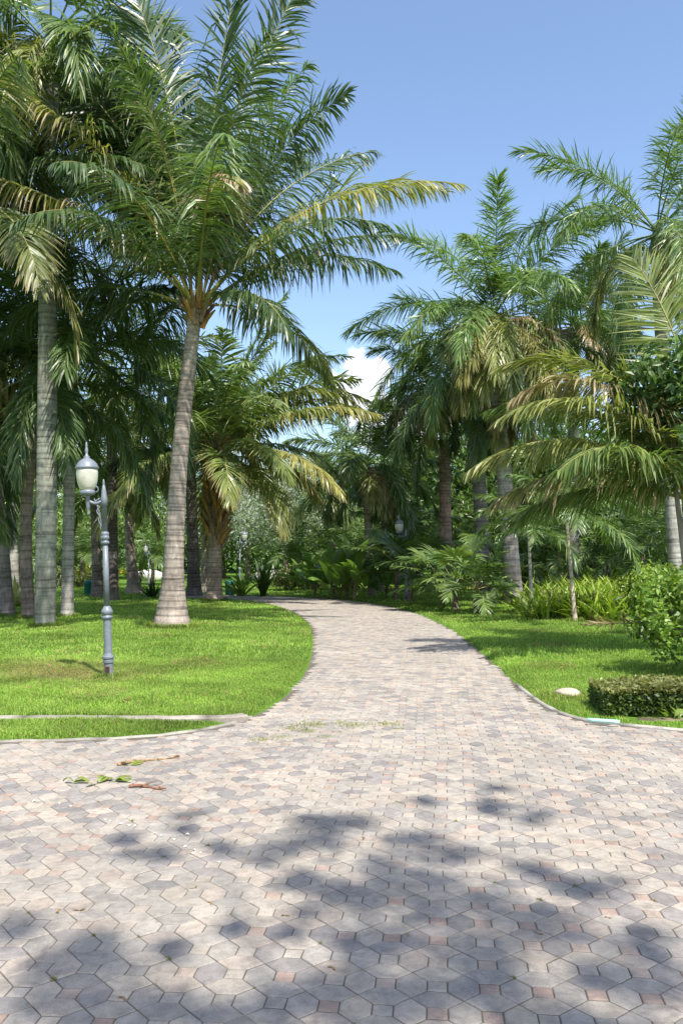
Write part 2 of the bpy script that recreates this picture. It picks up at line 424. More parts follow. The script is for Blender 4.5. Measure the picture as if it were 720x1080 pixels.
def palm_trunk(root, top, r0, r1, flare=1.6, bend=(0,0), ring=.09, mat='bark', col=(.34,.29,.24), n=18, wob=0., bulge=0, scar=.05, flare_h=.5, top_col=None):
    """trunk from the thing's base (0,0,0) to top (x,y,z)"""
    H = top[2]; m = max(30, int(H/ring*4)); t = np.linspace(0,1,m); z = t*H
    ph = rng.uniform(0,6)
    x = top[0]*t+bend[0]*np.sin(math.pi*t)+wob*np.sin(t*7+ph)*t; y = top[1]*t+bend[1]*np.sin(math.pi*t)
    r = r0+(r1-r0)*t; r = r*(1+(flare-1)*np.exp(-z/flare_h)) + bulge*np.exp(-((t-.45)/.25)**2)
    f = (z/ring+.8*np.sin(z*2.3+ph)+.5*np.sin(z*5.1+ph*2))%1.0
    r = r*(1+scar*(np.where(f<.2, 1-f/.2, 0))-scar*.4*(f>.85)) + 0
    pts = np.stack([x,y,z-.12*(t==0)],1)
    c = np.array(col)[None]*(1-.38*np.where((f>.88)|(f<.03),1,0)[:,None])*(1+rng.normal(0,.04,(m,1)))
    if top_col is not None: c = c*(1-t[:,None]**3)+np.array(top_col)*t[:,None]**3
    mb = MB(); tube(mb, pts, r, n, 0, c, jitter=.012)
    return mb.build('trunk', M[mat], root, smooth=True)

def boots(root, O, r, n=26, h=.9, L=.5):
    """old leaf bases clasping the head of a coconut trunk"""
    mb = MB()
    for i in range(n):
        az = i*2.4+rng.normal(0,.2); zz = -h*(1-i/n)
        p = np.array(O)+[r*math.cos(az)*.8, r*math.sin(az)*.8, zz]
        ln = L*rng.uniform(.6,1.2); e = R(rng.uniform(55,80))
        d = np.array([math.cos(e)*math.cos(az), math.cos(e)*math.sin(az), math.sin(e)])
        k = np.linspace(0,1,5)[:,None]
        pts = p+d*ln*k+np.array([math.cos(az),math.sin(az),0])*(.12*k**2)
        c = np.array((.30,.17,.06) if rng.random()<.6 else (.20,.14,.09))*rng.uniform(.8,1.3)
        tube(mb, pts, np.array([.085,.07,.055,.05,.02])*(r/.2), 6, 0, c)
    mb.build('leaf_base', M['rough_bark'], root)

def coconut(name, px, py, cx, cy, label, specs, r0=.26, r1=.16, flare=1.7, bend=(0,0), group=None, dy=0, auto=0, L=5.0, hangk=.7, pal='coco', boot=(26,.5,.45), ll=.85, nl=75, lw=.045, Y=None, el_lo=-10, tcol=(.36,.31,.26), azr=(0,360), fh=.5):
    b = GL(px,py) if Y is None else np.array([*AT(px,py,Y)[:2], float(hz(AT(px,py,Y)[0], Y))])
    root = empty(name, b, label, 'palm tree', group)
    c = AT(cx,cy,b[1]+dy)-b
    palm_trunk(root, c, r0, r1, flare, bend, .11, 'bark', tcol, scar=.05, flare_h=fh)
    boots(root, c, r1*1.15, boot[0], boot[1], boot[2])
    for s in specs:
        s = dict(s); az,e,d,l = s.pop('g')
        kw = dict(n=nl, ll=ll, hang=hangk, pal=pal, lw=lw); kw.update(s)
        az_ = R(az)
        add_frond(root, c+np.array([math.cos(az_)*.1,math.sin(az_)*.1,rng.uniform(-.25,.1)]), az, e, d, l, **kw)
    for i in range(auto):
        az = azr[0]+(i*137.5+rng.uniform(-15,15))%(azr[1]-azr[0]); t = i/max(1,auto-1)
        e = 84+(el_lo-84)*t**.85+rng.uniform(-6,6)
        l = L*rng.uniform(.85,1.08)*(.85+.15*math.sin(math.pi*min(1,t*1.3)))
        az_ = R(az); old = max(0,t-.6)
        add_frond(root, c+np.array([math.cos(az_)*.1,math.sin(az_)*.1,-.35*t]), az, e, 38+45*t+rng.uniform(-8,12), l, n=nl, ll=ll, lw=lw, hang=hangk*(.6+.7*t),
                  roll=rng.uniform(-45,45), pal=pal if t>.25 else 'coco', tipyel=.2+1.1*old, tipbrown=.25 if old>.1 else 0, azd=rng.uniform(-15,15))
    return root

def royal(px, py, cy, label, cx=None, n=16, L=4.3, r=.2, ll=.9, pal='royal', shaft=1.1, scale=1, name='royal_palm', group=None, skirt=3, Y=None, nl=135, lw=.045, flare=1.15, tcol=(.30,.28,.245), bulge=.0, top_el=70, low_el=-25, dead=2, bright=1., stalks=True, bend=(0,0)):
    b = GL(px,py) if Y is None else np.array([*AT(px,py,Y)[:2], float(hz(AT(px,py,Y)[0], Y))])
    root = empty(name, b, label, 'palm tree', group)
    if bright != 1.:
        GREEN['royalb'] = tuple(tuple(v*bright for v in q) for q in GREEN[pal]); pal = 'royalb'
    c = AT(px if cx is None else cx, cy, b[1])-b
    cs = c-np.array([0,0,shaft])
    palm_trunk(root, cs, r, r*.82, flare, bend, .16, 'bark', tcol, scar=.02, bulge=bulge, flare_h=.35)
    mb = MB(); k = np.linspace(0,1,10)
    tube(mb, cs+(c-cs)*k[:,None]+np.array([0,0,-.03]), r*np.array([.86,.95,.98,.95,.88,.78,.68,.56,.45,.34]), 12, 0, (.13,.19,.06))
    mb.build('crownshaft', M['stalk'], root, smooth=True)
    tot = n+skirt+dead
    for i in range(tot):
        az = (i*137.5+rng.uniform(-14,14))%360
        if i < n:
            t = i/(n-1); e = top_el+(low_el-top_el)*t**1.0+rng.uniform(-5,5); dr = 42+60*t*(1-.25*t)+rng.uniform(-10,10); dd=0
            l = L*rng.uniform(.88,1.08)
        else:
            e = rng.uniform(-25,5); dr = 75; l = L*rng.uniform(.66,.84); az = 270+rng.normal(0,50); dd = 0 if i < n+skirt else 1; t = 1
        az_ = R(az)
        f = add_frond(root, c+np.array([math.cos(az_)*.08,math.sin(az_)*.08,-.1-.3*t]), az, e, dr, l, n=nl, ll=ll*(1 if not dd else .7), lw=lw, start=.2, hang=.18+.95*t, vang=10, plum=48, aa=.9,
                  pal=pal, dead=dd*.9, K=3, azd=rng.uniform(-10,10), sr=.03, pw=1.15, tipbrown=.12 if t>.8 else 0, yel=.0 if i<n else rng.uniform(.3,1.0))
        if dd: f['label'] = 'dead brown frond hanging against the trunk'
    return root

# hero coconut beside the lamp
H1 = [
 dict(g=(-6,52,64,6.4), tipyel=1., yel=.5, hang=1.1, roll=-20, tipbrown=.10, ll=1.15),
 dict(g=(20,60,66,7.3), tipyel=.35, yel=.1, hang=.9, roll=25, ll=1.1),
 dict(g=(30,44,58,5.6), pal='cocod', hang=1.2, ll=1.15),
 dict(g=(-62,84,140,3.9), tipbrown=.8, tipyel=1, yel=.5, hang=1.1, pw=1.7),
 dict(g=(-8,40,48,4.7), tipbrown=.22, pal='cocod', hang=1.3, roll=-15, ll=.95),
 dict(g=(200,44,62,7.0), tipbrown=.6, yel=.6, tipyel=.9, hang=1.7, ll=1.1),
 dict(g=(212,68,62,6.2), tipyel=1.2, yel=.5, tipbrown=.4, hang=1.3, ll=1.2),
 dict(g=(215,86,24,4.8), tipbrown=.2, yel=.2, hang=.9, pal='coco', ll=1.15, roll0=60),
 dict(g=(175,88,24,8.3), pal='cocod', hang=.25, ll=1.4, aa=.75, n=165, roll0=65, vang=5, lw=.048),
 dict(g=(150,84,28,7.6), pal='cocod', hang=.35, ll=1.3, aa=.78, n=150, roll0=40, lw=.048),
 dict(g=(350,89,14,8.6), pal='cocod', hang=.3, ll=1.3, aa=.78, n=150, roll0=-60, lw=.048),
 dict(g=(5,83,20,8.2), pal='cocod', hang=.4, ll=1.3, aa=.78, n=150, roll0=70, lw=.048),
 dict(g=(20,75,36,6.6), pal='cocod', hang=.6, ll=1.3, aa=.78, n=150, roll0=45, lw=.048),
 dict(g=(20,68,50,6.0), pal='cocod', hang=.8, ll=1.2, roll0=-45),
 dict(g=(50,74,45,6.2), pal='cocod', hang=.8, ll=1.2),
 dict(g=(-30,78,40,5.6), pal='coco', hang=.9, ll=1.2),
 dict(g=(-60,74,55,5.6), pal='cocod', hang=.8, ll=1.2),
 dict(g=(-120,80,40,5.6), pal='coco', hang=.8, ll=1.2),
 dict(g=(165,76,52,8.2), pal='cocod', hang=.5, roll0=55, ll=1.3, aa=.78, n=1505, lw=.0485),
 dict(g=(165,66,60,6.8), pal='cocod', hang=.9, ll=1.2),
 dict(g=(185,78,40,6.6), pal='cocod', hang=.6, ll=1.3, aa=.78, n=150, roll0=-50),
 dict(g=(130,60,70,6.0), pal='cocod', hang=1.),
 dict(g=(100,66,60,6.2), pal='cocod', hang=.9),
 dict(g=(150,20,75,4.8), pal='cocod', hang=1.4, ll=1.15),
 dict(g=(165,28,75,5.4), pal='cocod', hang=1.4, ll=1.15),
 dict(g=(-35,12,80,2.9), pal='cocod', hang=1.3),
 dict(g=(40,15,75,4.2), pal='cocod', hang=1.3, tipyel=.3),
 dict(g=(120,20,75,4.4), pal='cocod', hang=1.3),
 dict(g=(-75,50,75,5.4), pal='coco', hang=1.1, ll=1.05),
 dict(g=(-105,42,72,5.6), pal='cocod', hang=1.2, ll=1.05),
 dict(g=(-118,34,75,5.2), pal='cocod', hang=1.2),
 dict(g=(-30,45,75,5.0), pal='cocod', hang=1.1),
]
coconut('coconut_palm', 181,661, 207,322, 'tall coconut palm with flared pale ringed trunk leaning right, just right of the near lamp', H1, r0=.215, r1=.14, flare=2.0, bend=(-.10,0), boot=(22,.5,.5), ll=1.0, nl=140, lw=.036, tcol=(.27,.225,.19), fh=.55)
H2 = [
 dict(g=(-18,32,52,6.1), tipyel=.8, yel=.3, hang=1.0, roll=-15),
 dict(g=(-30,8,60,5.6), tipyel=1., yel=.4, hang=1.0, tipbrown=.15),
 dict(g=(10,62,112,6.8), tipyel=.7, yel=.2, hang=.9),
 dict(g=(20,46,66,6.2), tipyel=.4, yel=.1, hang=.9),
 dict(g=(-8,55,88,6.4), tipyel=.6, hang=.9),
 dict(g=(15,72,75,6.6), pal='cocod', hang=.7),
 dict(g=(0,80,28,6.2), pal='coco', hang=.5),
 dict(g=(190,34,62,5.4), tipyel=.5, pal='cocod', hang=1.0),
 dict(g=(180,12,60,5.0), pal='cocod', hang=1.2),
 dict(g=(0,5,70,4.2), tipyel=.8, yel=.3, hang=1.0, tipbrown=.2),
 dict(g=(-70,62,70,5.0), pal='coco', hang=.9),
 dict(g=(-120,66,70,5.2), pal='coco', hang=.9),
]
coconut('coconut_palm', 226,634, 229,474, 'bushy coconut palm with orange leaf bases on its short trunk, behind the leaning one', H2, r0=.25, r1=.2, flare=1.35, auto=28, L=5.8, el_lo=-8, boot=(110,3.5,.75), nl=140, lw=.05, ll=1.25, tcol=(.27,.21,.17))
# coconut whose trunk stands just outside the right edge; its arching fronds reach in
H3 = [
 dict(g=(182,41,78,4.05), yel=.35, tipyel=.3, hang=1.07, lw=.03, aa=.85, ll=.95),
 dict(g=(174,33,72,3.51), yel=.3, tipyel=.3, tipbrown=.45, hang=0.99, lw=.03, aa=.85, ll=.95),
 dict(g=(185,71,112,4.14), dead=.75, hang=1.24, lw=.03, pw=1.5, roll=-20),
 dict(g=(176,77,96,4.32), yel=.35, tipyel=.3, hang=0.41, lw=.03, aa=.85),
 dict(g=(196,59,92,4.14), yel=.3, tipyel=.3, hang=0.58, lw=.03, aa=.85),
 dict(g=(130,89,32,4.41), yel=.3, hang=0.22, lw=.035, ll=1.1, vang=5, roll0=60),
 dict(g=(-110,87,34,3.96), yel=.3, hang=0.22, lw=.035, ll=1.1, vang=5, roll0=60),
 dict(g=(165,58,70,3.96), yel=.1, hang=0.74, lw=.03, aa=.85, ll=.95, pal='coco'),
 dict(g=(210,43,80,3.42), yel=.1, hang=0.83, lw=.03, aa=.85, ll=.95, pal='coco'),
 dict(g=(160,23,60,3.06), yel=.1, hang=0.99, lw=.03, aa=.85, ll=.95, pal='coco'),
 dict(g=(120,53,80,3.78), pal='coco', hang=0.66),
 dict(g=(60,53,70,3.78), pal='coco', hang=0.66),
 dict(g=(20,43,70,3.96), pal='coco', hang=0.66),
 dict(g=(-40,63,70,3.78), pal='coco', hang=0.66),
]
coconut('coconut_palm', 752,690, 748,532, 'young coconut palm at the right edge, yellow and dry fronds arching over the lawn', H3, r0=.2, r1=.15, flare=1.2, nl=165, ll=.9, lw=.028, boot=(24,.9,.5))
# coconut out to the left whose dark fronds fill the top left corner
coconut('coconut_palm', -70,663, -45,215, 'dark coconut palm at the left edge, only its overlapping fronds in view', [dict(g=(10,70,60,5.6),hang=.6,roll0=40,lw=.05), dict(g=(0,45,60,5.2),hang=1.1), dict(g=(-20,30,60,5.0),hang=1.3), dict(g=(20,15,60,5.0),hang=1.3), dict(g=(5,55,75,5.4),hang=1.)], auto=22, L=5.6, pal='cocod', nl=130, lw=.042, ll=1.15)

# feather palms, left
grpL = 'tall palm trunks on the left lawn'; grpR = 'tall feather palms on the right'
royal(48,661, 38, 'straight thick grey palm trunk left of the near lamp, bright feathery crown', cx=54, r=.225, flare=1.0, L=4.4, group=grpL, dead=0, name='royal_palm', n=16, tcol=(.20,.20,.165))
royal(71,651, 352, 'grey palm trunk just right of the thickest left one, curved light streaks on it', cx=76, r=.155, L=4.4, group=grpL, dead=0, pal='royald', n=18, skirt=2)
royal(31,652, 400, 'brownish palm trunk leaning right, between the left edge and the thick grey trunk', cx=38, r=.16, L=4.4, group=grpL, dead=0, pal='royald', n=16, skirt=2, tcol=(.22,.17,.14), bend=(-.15,0))
royal(9,650, 330, 'dark palm trunk leaning left at the left edge', cx=-14, r=.17, L=4.6, group=grpL, dead=0, pal='royald', n=16, skirt=2, tcol=(.22,.19,.17))
royal(15,632, 415, 'thin pale palm trunk seen far behind the two dark left trunks', cx=12, r=.19, L=4.0, group=grpL, dead=0, pal='royal', n=14)
# slender ones behind the lamp
coconut('slender_palm', 104,629, 98,500, 'dark slim leaning palm just left of the lamp pole', [], auto=15, L=4.2, group=grpL, r0=.2, r1=.14, tcol=(.17,.14,.12), pal='cocod', nl=80, lw=.05, boot=(14,.5,.4))
coconut('slender_palm', 119,634, 118,430, 'very dark straight palm trunk right behind the lamp pole', [], auto=18, L=5.0, group=grpL, r0=.2, r1=.17, flare=1.2, tcol=(.10,.085,.075), pal='cocod', nl=80, lw=.05, boot=(14,.5,.4))
coconut('slender_palm', 142,626, 137,470, 'slim palm with curved foot between lamp and leaning coconut palm', [], auto=16, L=4.6, group=grpL, r0=.22, r1=.14, flare=1.9, bend=(-.15,0), tcol=(.26,.21,.17), pal='cocod', nl=80, lw=.05, boot=(14,.5,.4))
coconut('slender_palm', 205,629, 200,455, 'dark trunk close behind the leaning coconut palm', [], auto=16, L=4.8, group=grpL, r0=.27, r1=.2, flare=1.4, tcol=(.13,.11,.10), pal='cocod', nl=80, lw=.05, boot=(14,.5,.4))
coconut('slender_palm', 217,624, 216,480, 'thin trunk touching the left side of the bushy palm', [], auto=12, L=4.4, group=grpL, r0=.2, r1=.14, flare=1.3, tcol=(.28,.23,.19), pal='cocod', nl=80, lw=.05, boot=(14,.5,.4))

# feather palms, right
royal(543,637, 328, 'tall feather palm with brown dead fronds down its trunk, crown against the sky', cx=519, r=.27, L=5.0, group=grpR, n=24, skirt=15, dead=4, bright=1.25, tcol=(.25,.22,.20), low_el=-30, lw=.04, nl=150)
royal(512,633, 392, 'dark trunk directly left of the feather palm with brown hanging fronds', cx=500, r=.26, L=4.6, group=grpR, pal='royald', n=16, skirt=5, tcol=(.17,.15,.14))
royal(470,629, 400, 'drooping dark feather palm at the left of the right-hand group', cx=468, r=.25, L=3.5, group=grpR, pal='royald', n=18, skirt=8, tcol=(.25,.17,.14), dead=3)
royal(716,640, 236, 'big feather palm high at the right edge, trunk mostly hidden', cx=692, top_el=66, r=.25, L=5.2, group=grpR, n=22, skirt=4, tcol=(.33,.31,.28), lw=.038)
royal(604,630, 335, 'feather palm between the two tallest right crowns, grey-brown skirt of fronds', cx=604, r=.24, L=3.9, group=grpR, n=18, skirt=8, dead=6, pal='royald')
royal(392,628, 482, 'thin trunked palm left of the far lamp, behind broad-leaf plants', cx=385, r=.16, L=3.3, group='thin palms beyond the path', n=14, skirt=2, tcol=(.27,.22,.19), dead=1)
royal(402,624, 490, 'thin trunked palm directly left of the far lamp', cx=405, r=.13, L=3.2, group='thin palms beyond the path', n=12, skirt=2, tcol=(.24,.2,.17), dead=1)
royal(352,620, 505, 'small thin palm rising out of the broad-leaf plants beyond the bend', cx=350, r=.16, L=3.0, group='thin palms beyond the path', n=12, skirt=2, tcol=(.2,.17,.15), dead=1)

# young slim palms on the right lawn
def young(px,py,cx,cy,label,L,n,r,pal='royal',tcol=(.46,.37,.29)):
    b = GL(px,py); root = empty('young_palm', b, label, 'young palm', 'young slim palms on the right lawn')
    c = AT(cx,cy,b[1])-b
    palm_trunk(root, c, r, r*.62, 1.5, (0,0), .12, 'bark', tcol, scar=.03, flare_h=.12)
    for i in range(n):
        t = i/(n-1); az = i*137.5+20
        add_frond(root, c-np.array([0,0,.05]), az, 80-70*t, 70+20*t, L*rng.uniform(.85,1.1), n=50, ll=.5, lw=.035, hang=.6, plum=15, pal=pal, K=4, sr=.014)
    return root
young(606,656,597,548,'slim young palm with pinkish stem, the nearer of the two thin stems', 2.0, 11, .05)
young(561,649,557,562,'slim young palm with grey stem, left of the pinkish one', 1.9, 11, .055, tcol=(.40,.36,.32))

# clump palms on the edge of the lawn (low, spreading)
def lowpalm(px,py,top,label,n,L,r,fan=False,pal='coco',name='low_palm',Y=None,ll=.5):
    b = GL(px,py); root = empty(name, b, label, 'small palm', 'small palms on the right lawn by the path')
    c = AT(px,top,b[1])-b
    palm_trunk(root, c, r, r*.9, 1.2, (0,0), .06, 'rough_bark', (.17,.13,.10), scar=.12, flare_h=.1)
    for i in range(n):
        t = i/(n-1); az = i*137.5+rng.uniform(-20,20); e = 78-75*t
        if not fan:
            add_frond(root, c, az, e, 62+25*t, L*rng.uniform(.8,1.1), n=40, ll=ll, lw=.045, hang=.35, vang=25, pal=pal, sr=.016, start=.25, plum=5)
        else:
            lf, st = MB(), MB()
            ee = R(e*.8+5); d = np.array([math.cos(ee)*math.cos(R(az)), math.cos(ee)*math.sin(R(az)), math.sin(ee)])
            pl = L*rng.uniform(.5,.75); k = np.linspace(0,1,6)[:,None]
            pts = c+d*pl*k+np.array([0,0,-.12*pl])*k**2
            tube(st, pts, np.linspace(.016,.009,6), 5, 0, (.14,.18,.06))
            hub = pts[-1]; d2 = norm(d+np.array([0,0,-.45])); Sd = norm(np.cross(d2,[0,0,1.])); Ud = np.cross(Sd,d2)
            m = 26; th = np.linspace(-R(125),R(125),m)
            D0 = np.cos(th)[:,None]*d2+np.sin(th)[:,None]*Sd+.15*Ud
            K = 4; kk = np.arange(K+1)/K; ln = L*.5*(1-.25*(np.abs(th)/R(125))**2)*rng.uniform(.92,1.05,m)
            D = norm(D0[:,None,:]+np.array([0,0,-1.])*(kk[None]**2)[...,None]*.8*rng.uniform(.6,1.3,(m,1,1)))
            pos = hub+np.concatenate([np.zeros((m,1,3)), np.cumsum((D[:,1:]+D[:,:-1])/2*(ln/K)[:,None,None],1)],1)
            W = norm(np.cross(D, norm(Ud+rng.normal(0,.15,(m,3)))[:,None,:]))
            wp = np.interp(kk,[0,.5,.8,1],[.1,1,.6,.05])*L*.5*.055
            V = np.stack([pos-W*wp[None,:,None], pos+W*wp[None,:,None]],2)
            bb = (np.arange(m)*(K+1)*2)[:,None]; q = (np.arange(K)*2)[None]
            c0,c1 = [np.array(x) for x in GREEN[pal]]
            col = np.repeat(c0+(c1-c0)*rng.random((m,1)), (K+1)*2, 0)
            lf.add(V.reshape(-1,3), np.stack([bb+q,bb+q+1,bb+q+3,bb+q+2],-1).reshape(-1,4), 0, col)
            o = lf.build('frond', M['palm'], root); st.build('stalk', M['stalk'], o, smooth=True)
    return root
lowpalm(502,647,622,'bright green low palm with pointed leaflets, nearest the path on the right',11,1.5,.085)
lowpalm(480,643,618,'low fan palm with drooping pale leaves, left of the bright green one',10,1.9,.085,True,'royal')
lowpalm(466,640,616,'small fan palm half hidden behind its bright neighbours',8,1.6,.07,True,'coco')
lowpalm(433,636,608,'dark low fan palm standing against the far lamp post',11,2.2,.08,True,'royald')
lowpalm(532,634,606,'yellowing low palm at the foot of the two thick right trunks',9,1.9,.08,False,'coco')
lowpalm(418,633,604,'dark shaded fan palm left of the far lamp post',10,2.1,.08,True,'royald')

# ---------------------------------------------------------------- leaf clouds / trees
def leafcloud(mb, cen, rad, per, size, c0, c1, flat=1.0, asp=.45, up=.4, clumpvar=.25, mat=0, shell=.5):
    cen = np.asarray(cen,float).reshape(-1,3); n = len(cen); rad = np.asarray(rad,float)*np.ones(n)
    m = n*per
    d = norm(rng.normal(0,1,(m,3))); rr = rng.random(m)**shell
    cc = np.repeat(cen,per,0); r = np.repeat(rad,per)
    p = cc+d*(r*rr)[:,None]*np.array([1,1,flat])
    nn = norm(rng.normal(0,1,(m,3))*.75+d*.6+np.array([0,0,up]))
    t = norm(np.cross(nn, rng.normal(0,1,(m,3)))); w = np.cross(nn,t)
    s = size*rng.uniform(.6,1.3,m)[:,None]
    droop = np.array([0,0,-.18])*s
    V = np.stack([p-t*s*.5, p+w*s*asp*.5+nn*s*.06, p+t*s*.5+droop, p-w*s*asp*.5+nn*s*.06],1)
    cl = np.repeat(rng.uniform(1-clumpvar,1+clumpvar,n),per)[:,None]
    c0,c1 = np.array(c0),np.array(c1)
    col = (c0+(c1-c0)*rng.random((m,1)))*cl
    F = np.arange(m*4).reshape(m,4)
    mb.add(V.reshape(-1,3), F, mat, np.repeat(col,4,0))

def tree(name, loc, H, W, label, c0, c1, size=.16, nclump=60, per=90, trunk=(.16,.13,.1), group=None, base=.3, cat='tree', r=.18, flat=.8):
    root = empty(name, loc, label, cat, group)
    mb = MB(); hb = H*base
    k = np.linspace(0,1,12)
    tp = np.stack([.25*np.sin(k*3)*H*.06, .2*np.sin(k*4)*H*.05, k*H*.75-.1*(k==0)],1)
    tube(mb, tp, r*(1-.75*k)*(1+.7*np.exp(-k*14)), 9, 0, trunk, jitter=.04)
    # clump centres in the crown volume
    d = norm(rng.normal(0,1,(nclump,3))); rr = rng.random(nclump)**.45
    cz = (H+hb)/2; cen = np.stack([d[:,0]*rr*W/2, d[:,1]*rr*W/2, cz+d[:,2]*rr*(H-hb)/2],1)
    for i in range(0,nclump,max(1,nclump//14)):
        t0 = rng.uniform(.35,.85); a = np.array([np.interp(t0,k,tp[:,q]) for q in range(3)])
        kk = np.linspace(0,1,6)[:,None]; pts = a+(cen[i]-a)*kk+np.array([0,0,.15*H*.3])*np.sin(kk*math.pi)
        tube(mb, pts, r*.35*(1-t0*.5)*(1-.8*kk[:,0]), 5, 0, trunk)
    mb.build('trunk', M['rough_bark'], root, smooth=True)
    cb = MB(); leafcloud(cb, cen, rng.uniform(.10,.2,nclump)*W, per, size, c0, c1, flat)
    cb.build('crown', M['leaf'], root)
    return root
# prototypes of far broad-leaf trees
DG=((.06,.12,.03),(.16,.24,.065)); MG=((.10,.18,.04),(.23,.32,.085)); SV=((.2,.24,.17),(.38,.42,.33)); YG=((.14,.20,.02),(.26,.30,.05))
grpB='broad-leaf trees behind the palms'
t1 = tree('broadleaf_tree', [*AT(300,600,52)[:2],.2], 7.5, 8.5, 'silvery pale-leaved tree seen under the arching fronds of the bushy palm', *SV, size=.26, group=grpB, nclump=70)
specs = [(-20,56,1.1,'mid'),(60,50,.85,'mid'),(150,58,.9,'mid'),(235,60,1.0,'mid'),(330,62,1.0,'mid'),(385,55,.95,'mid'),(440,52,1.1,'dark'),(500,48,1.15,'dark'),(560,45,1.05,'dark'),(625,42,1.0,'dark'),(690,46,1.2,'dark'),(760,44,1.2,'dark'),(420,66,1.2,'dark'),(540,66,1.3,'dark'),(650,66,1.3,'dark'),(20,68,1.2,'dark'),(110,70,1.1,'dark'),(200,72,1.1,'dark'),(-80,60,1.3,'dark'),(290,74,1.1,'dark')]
lab = ['mid-green tree far behind the left edge trunks','small mid-green tree far behind the thick grey trunk','mid-green tree far behind the gap right of the lamp','mid-green tree far behind the bushy coconut palm','mid-green tree far beyond the path bend','mid-green tree far left of the far lamp','dark tree behind the far lamp','dark tree behind the low fan palms','dark tree behind the thick right trunks','dark tree behind the slim young palms','dark tree behind the tall leafy bed at right','dark tree at the far right edge','dark tree furthest back behind the far lamp','dark tree furthest back behind the thick right trunks','dark tree furthest back behind the leafy bed','dark tree furthest back at the left','dark tree furthest back behind the near lamp','dark tree furthest back behind the leaning palm','dark tree at the far left edge','dark tree furthest back where the path disappears']
protoM = protoD = None
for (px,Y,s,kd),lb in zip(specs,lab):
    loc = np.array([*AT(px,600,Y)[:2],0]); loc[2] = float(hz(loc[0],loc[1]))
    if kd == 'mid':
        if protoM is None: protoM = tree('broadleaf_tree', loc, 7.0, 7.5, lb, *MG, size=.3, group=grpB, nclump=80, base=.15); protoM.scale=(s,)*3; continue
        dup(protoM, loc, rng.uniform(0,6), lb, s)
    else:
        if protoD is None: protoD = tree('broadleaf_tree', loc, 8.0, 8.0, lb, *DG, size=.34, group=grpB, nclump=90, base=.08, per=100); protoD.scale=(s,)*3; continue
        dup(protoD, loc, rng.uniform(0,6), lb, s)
# pale bluish and young trees: second silvery
dup(t1, [*AT(262,600,56)[:2],.2], 2.2, 'second silvery pale-leaved tree, left behind the bushy palm trunk', .9)
dup(t1, [*AT(168,600,60)[:2],.2], 4.0, 'silvery pale-leaved tree seen far behind the leaning palm trunk', .8)

# feathery understory palms (mid distance) : copies of one small feather palm
up0 = None
und = [(430,38,4.6,'shaded understory palm just behind the far lamp'),(455,40,3.6,'shaded understory palm behind the low fan palms'),(545,39,3.4,'shaded understory palm between the two thick right trunks'),(590,38,3.8,'shaded understory palm behind the slim young palms'),(640,33,3.6,'understory palm behind the left half of the leafy bed'),(680,31,4.2,'understory palm behind the right half of the leafy bed'),(715,28,3.6,'understory palm behind the flowering shrub'),(160,48,3.4,'understory palm in the gap right of the lamp'),(85,46,3.6,'understory palm in the gap behind the streaked trunk'),(20,44,3.6,'understory palm between the left edge trunks'),(310,46,3.5,'understory palm where the path bends out of sight'),(372,42,3.8,'understory palm behind the broad-leaf plants'),(500,44,5.2,'taller understory palm behind the dark right trunk'),(575,46,5.6,'taller understory palm left of the slim young palms'),(665,42,6.0,'taller understory palm behind the leafy bed')]
for i,(px,Y,h,lb) in enumerate(und):
    loc = np.array([*AT(px,600,Y)[:2],0]); loc[2] = float(hz(loc[0],loc[1]))
    if up0 is None:
        up0 = empty('understory_palm', loc, lb, 'palm tree', 'small feather palms in the shade behind')
        palm_trunk(up0, (0,0,1.7), .12, .1, 1.3, (0.1,0), .1, 'bark', (.2,.16,.12))
        for j in range(15):
            t = j/14
            add_frond(up0, (0,0,1.65), j*137.5, 84-85*t, 55+25*t, 2.6*rng.uniform(.85,1.1), n=60, ll=.65, lw=.05, hang=.5, pal='royal', K=3, sr=.02, plum=20)
        up0.scale = (h/3.9,)*3
    else: dup(up0, loc, rng.uniform(0,6), lb, h/3.9)

# far-off wood that closes the view
mb = MB()
n = 900; xx = rng.uniform(-75,75,n); yy = rng.uniform(76,90,n); zz = rng.uniform(0,1,n)**.8*(7.5+2.2*np.sin(xx*.25)+1.2*np.sin(xx*.9))
leafcloud(mb, np.stack([xx,yy,zz],1), rng.uniform(1.2,2.2,n), 60, .7, (.06,.11,.035), (.14,.21,.06))
o = mb.build('distant_wood', M['leaf']); tag(o,'far-off wood closing the view behind every trunk','wood',kind='stuff')

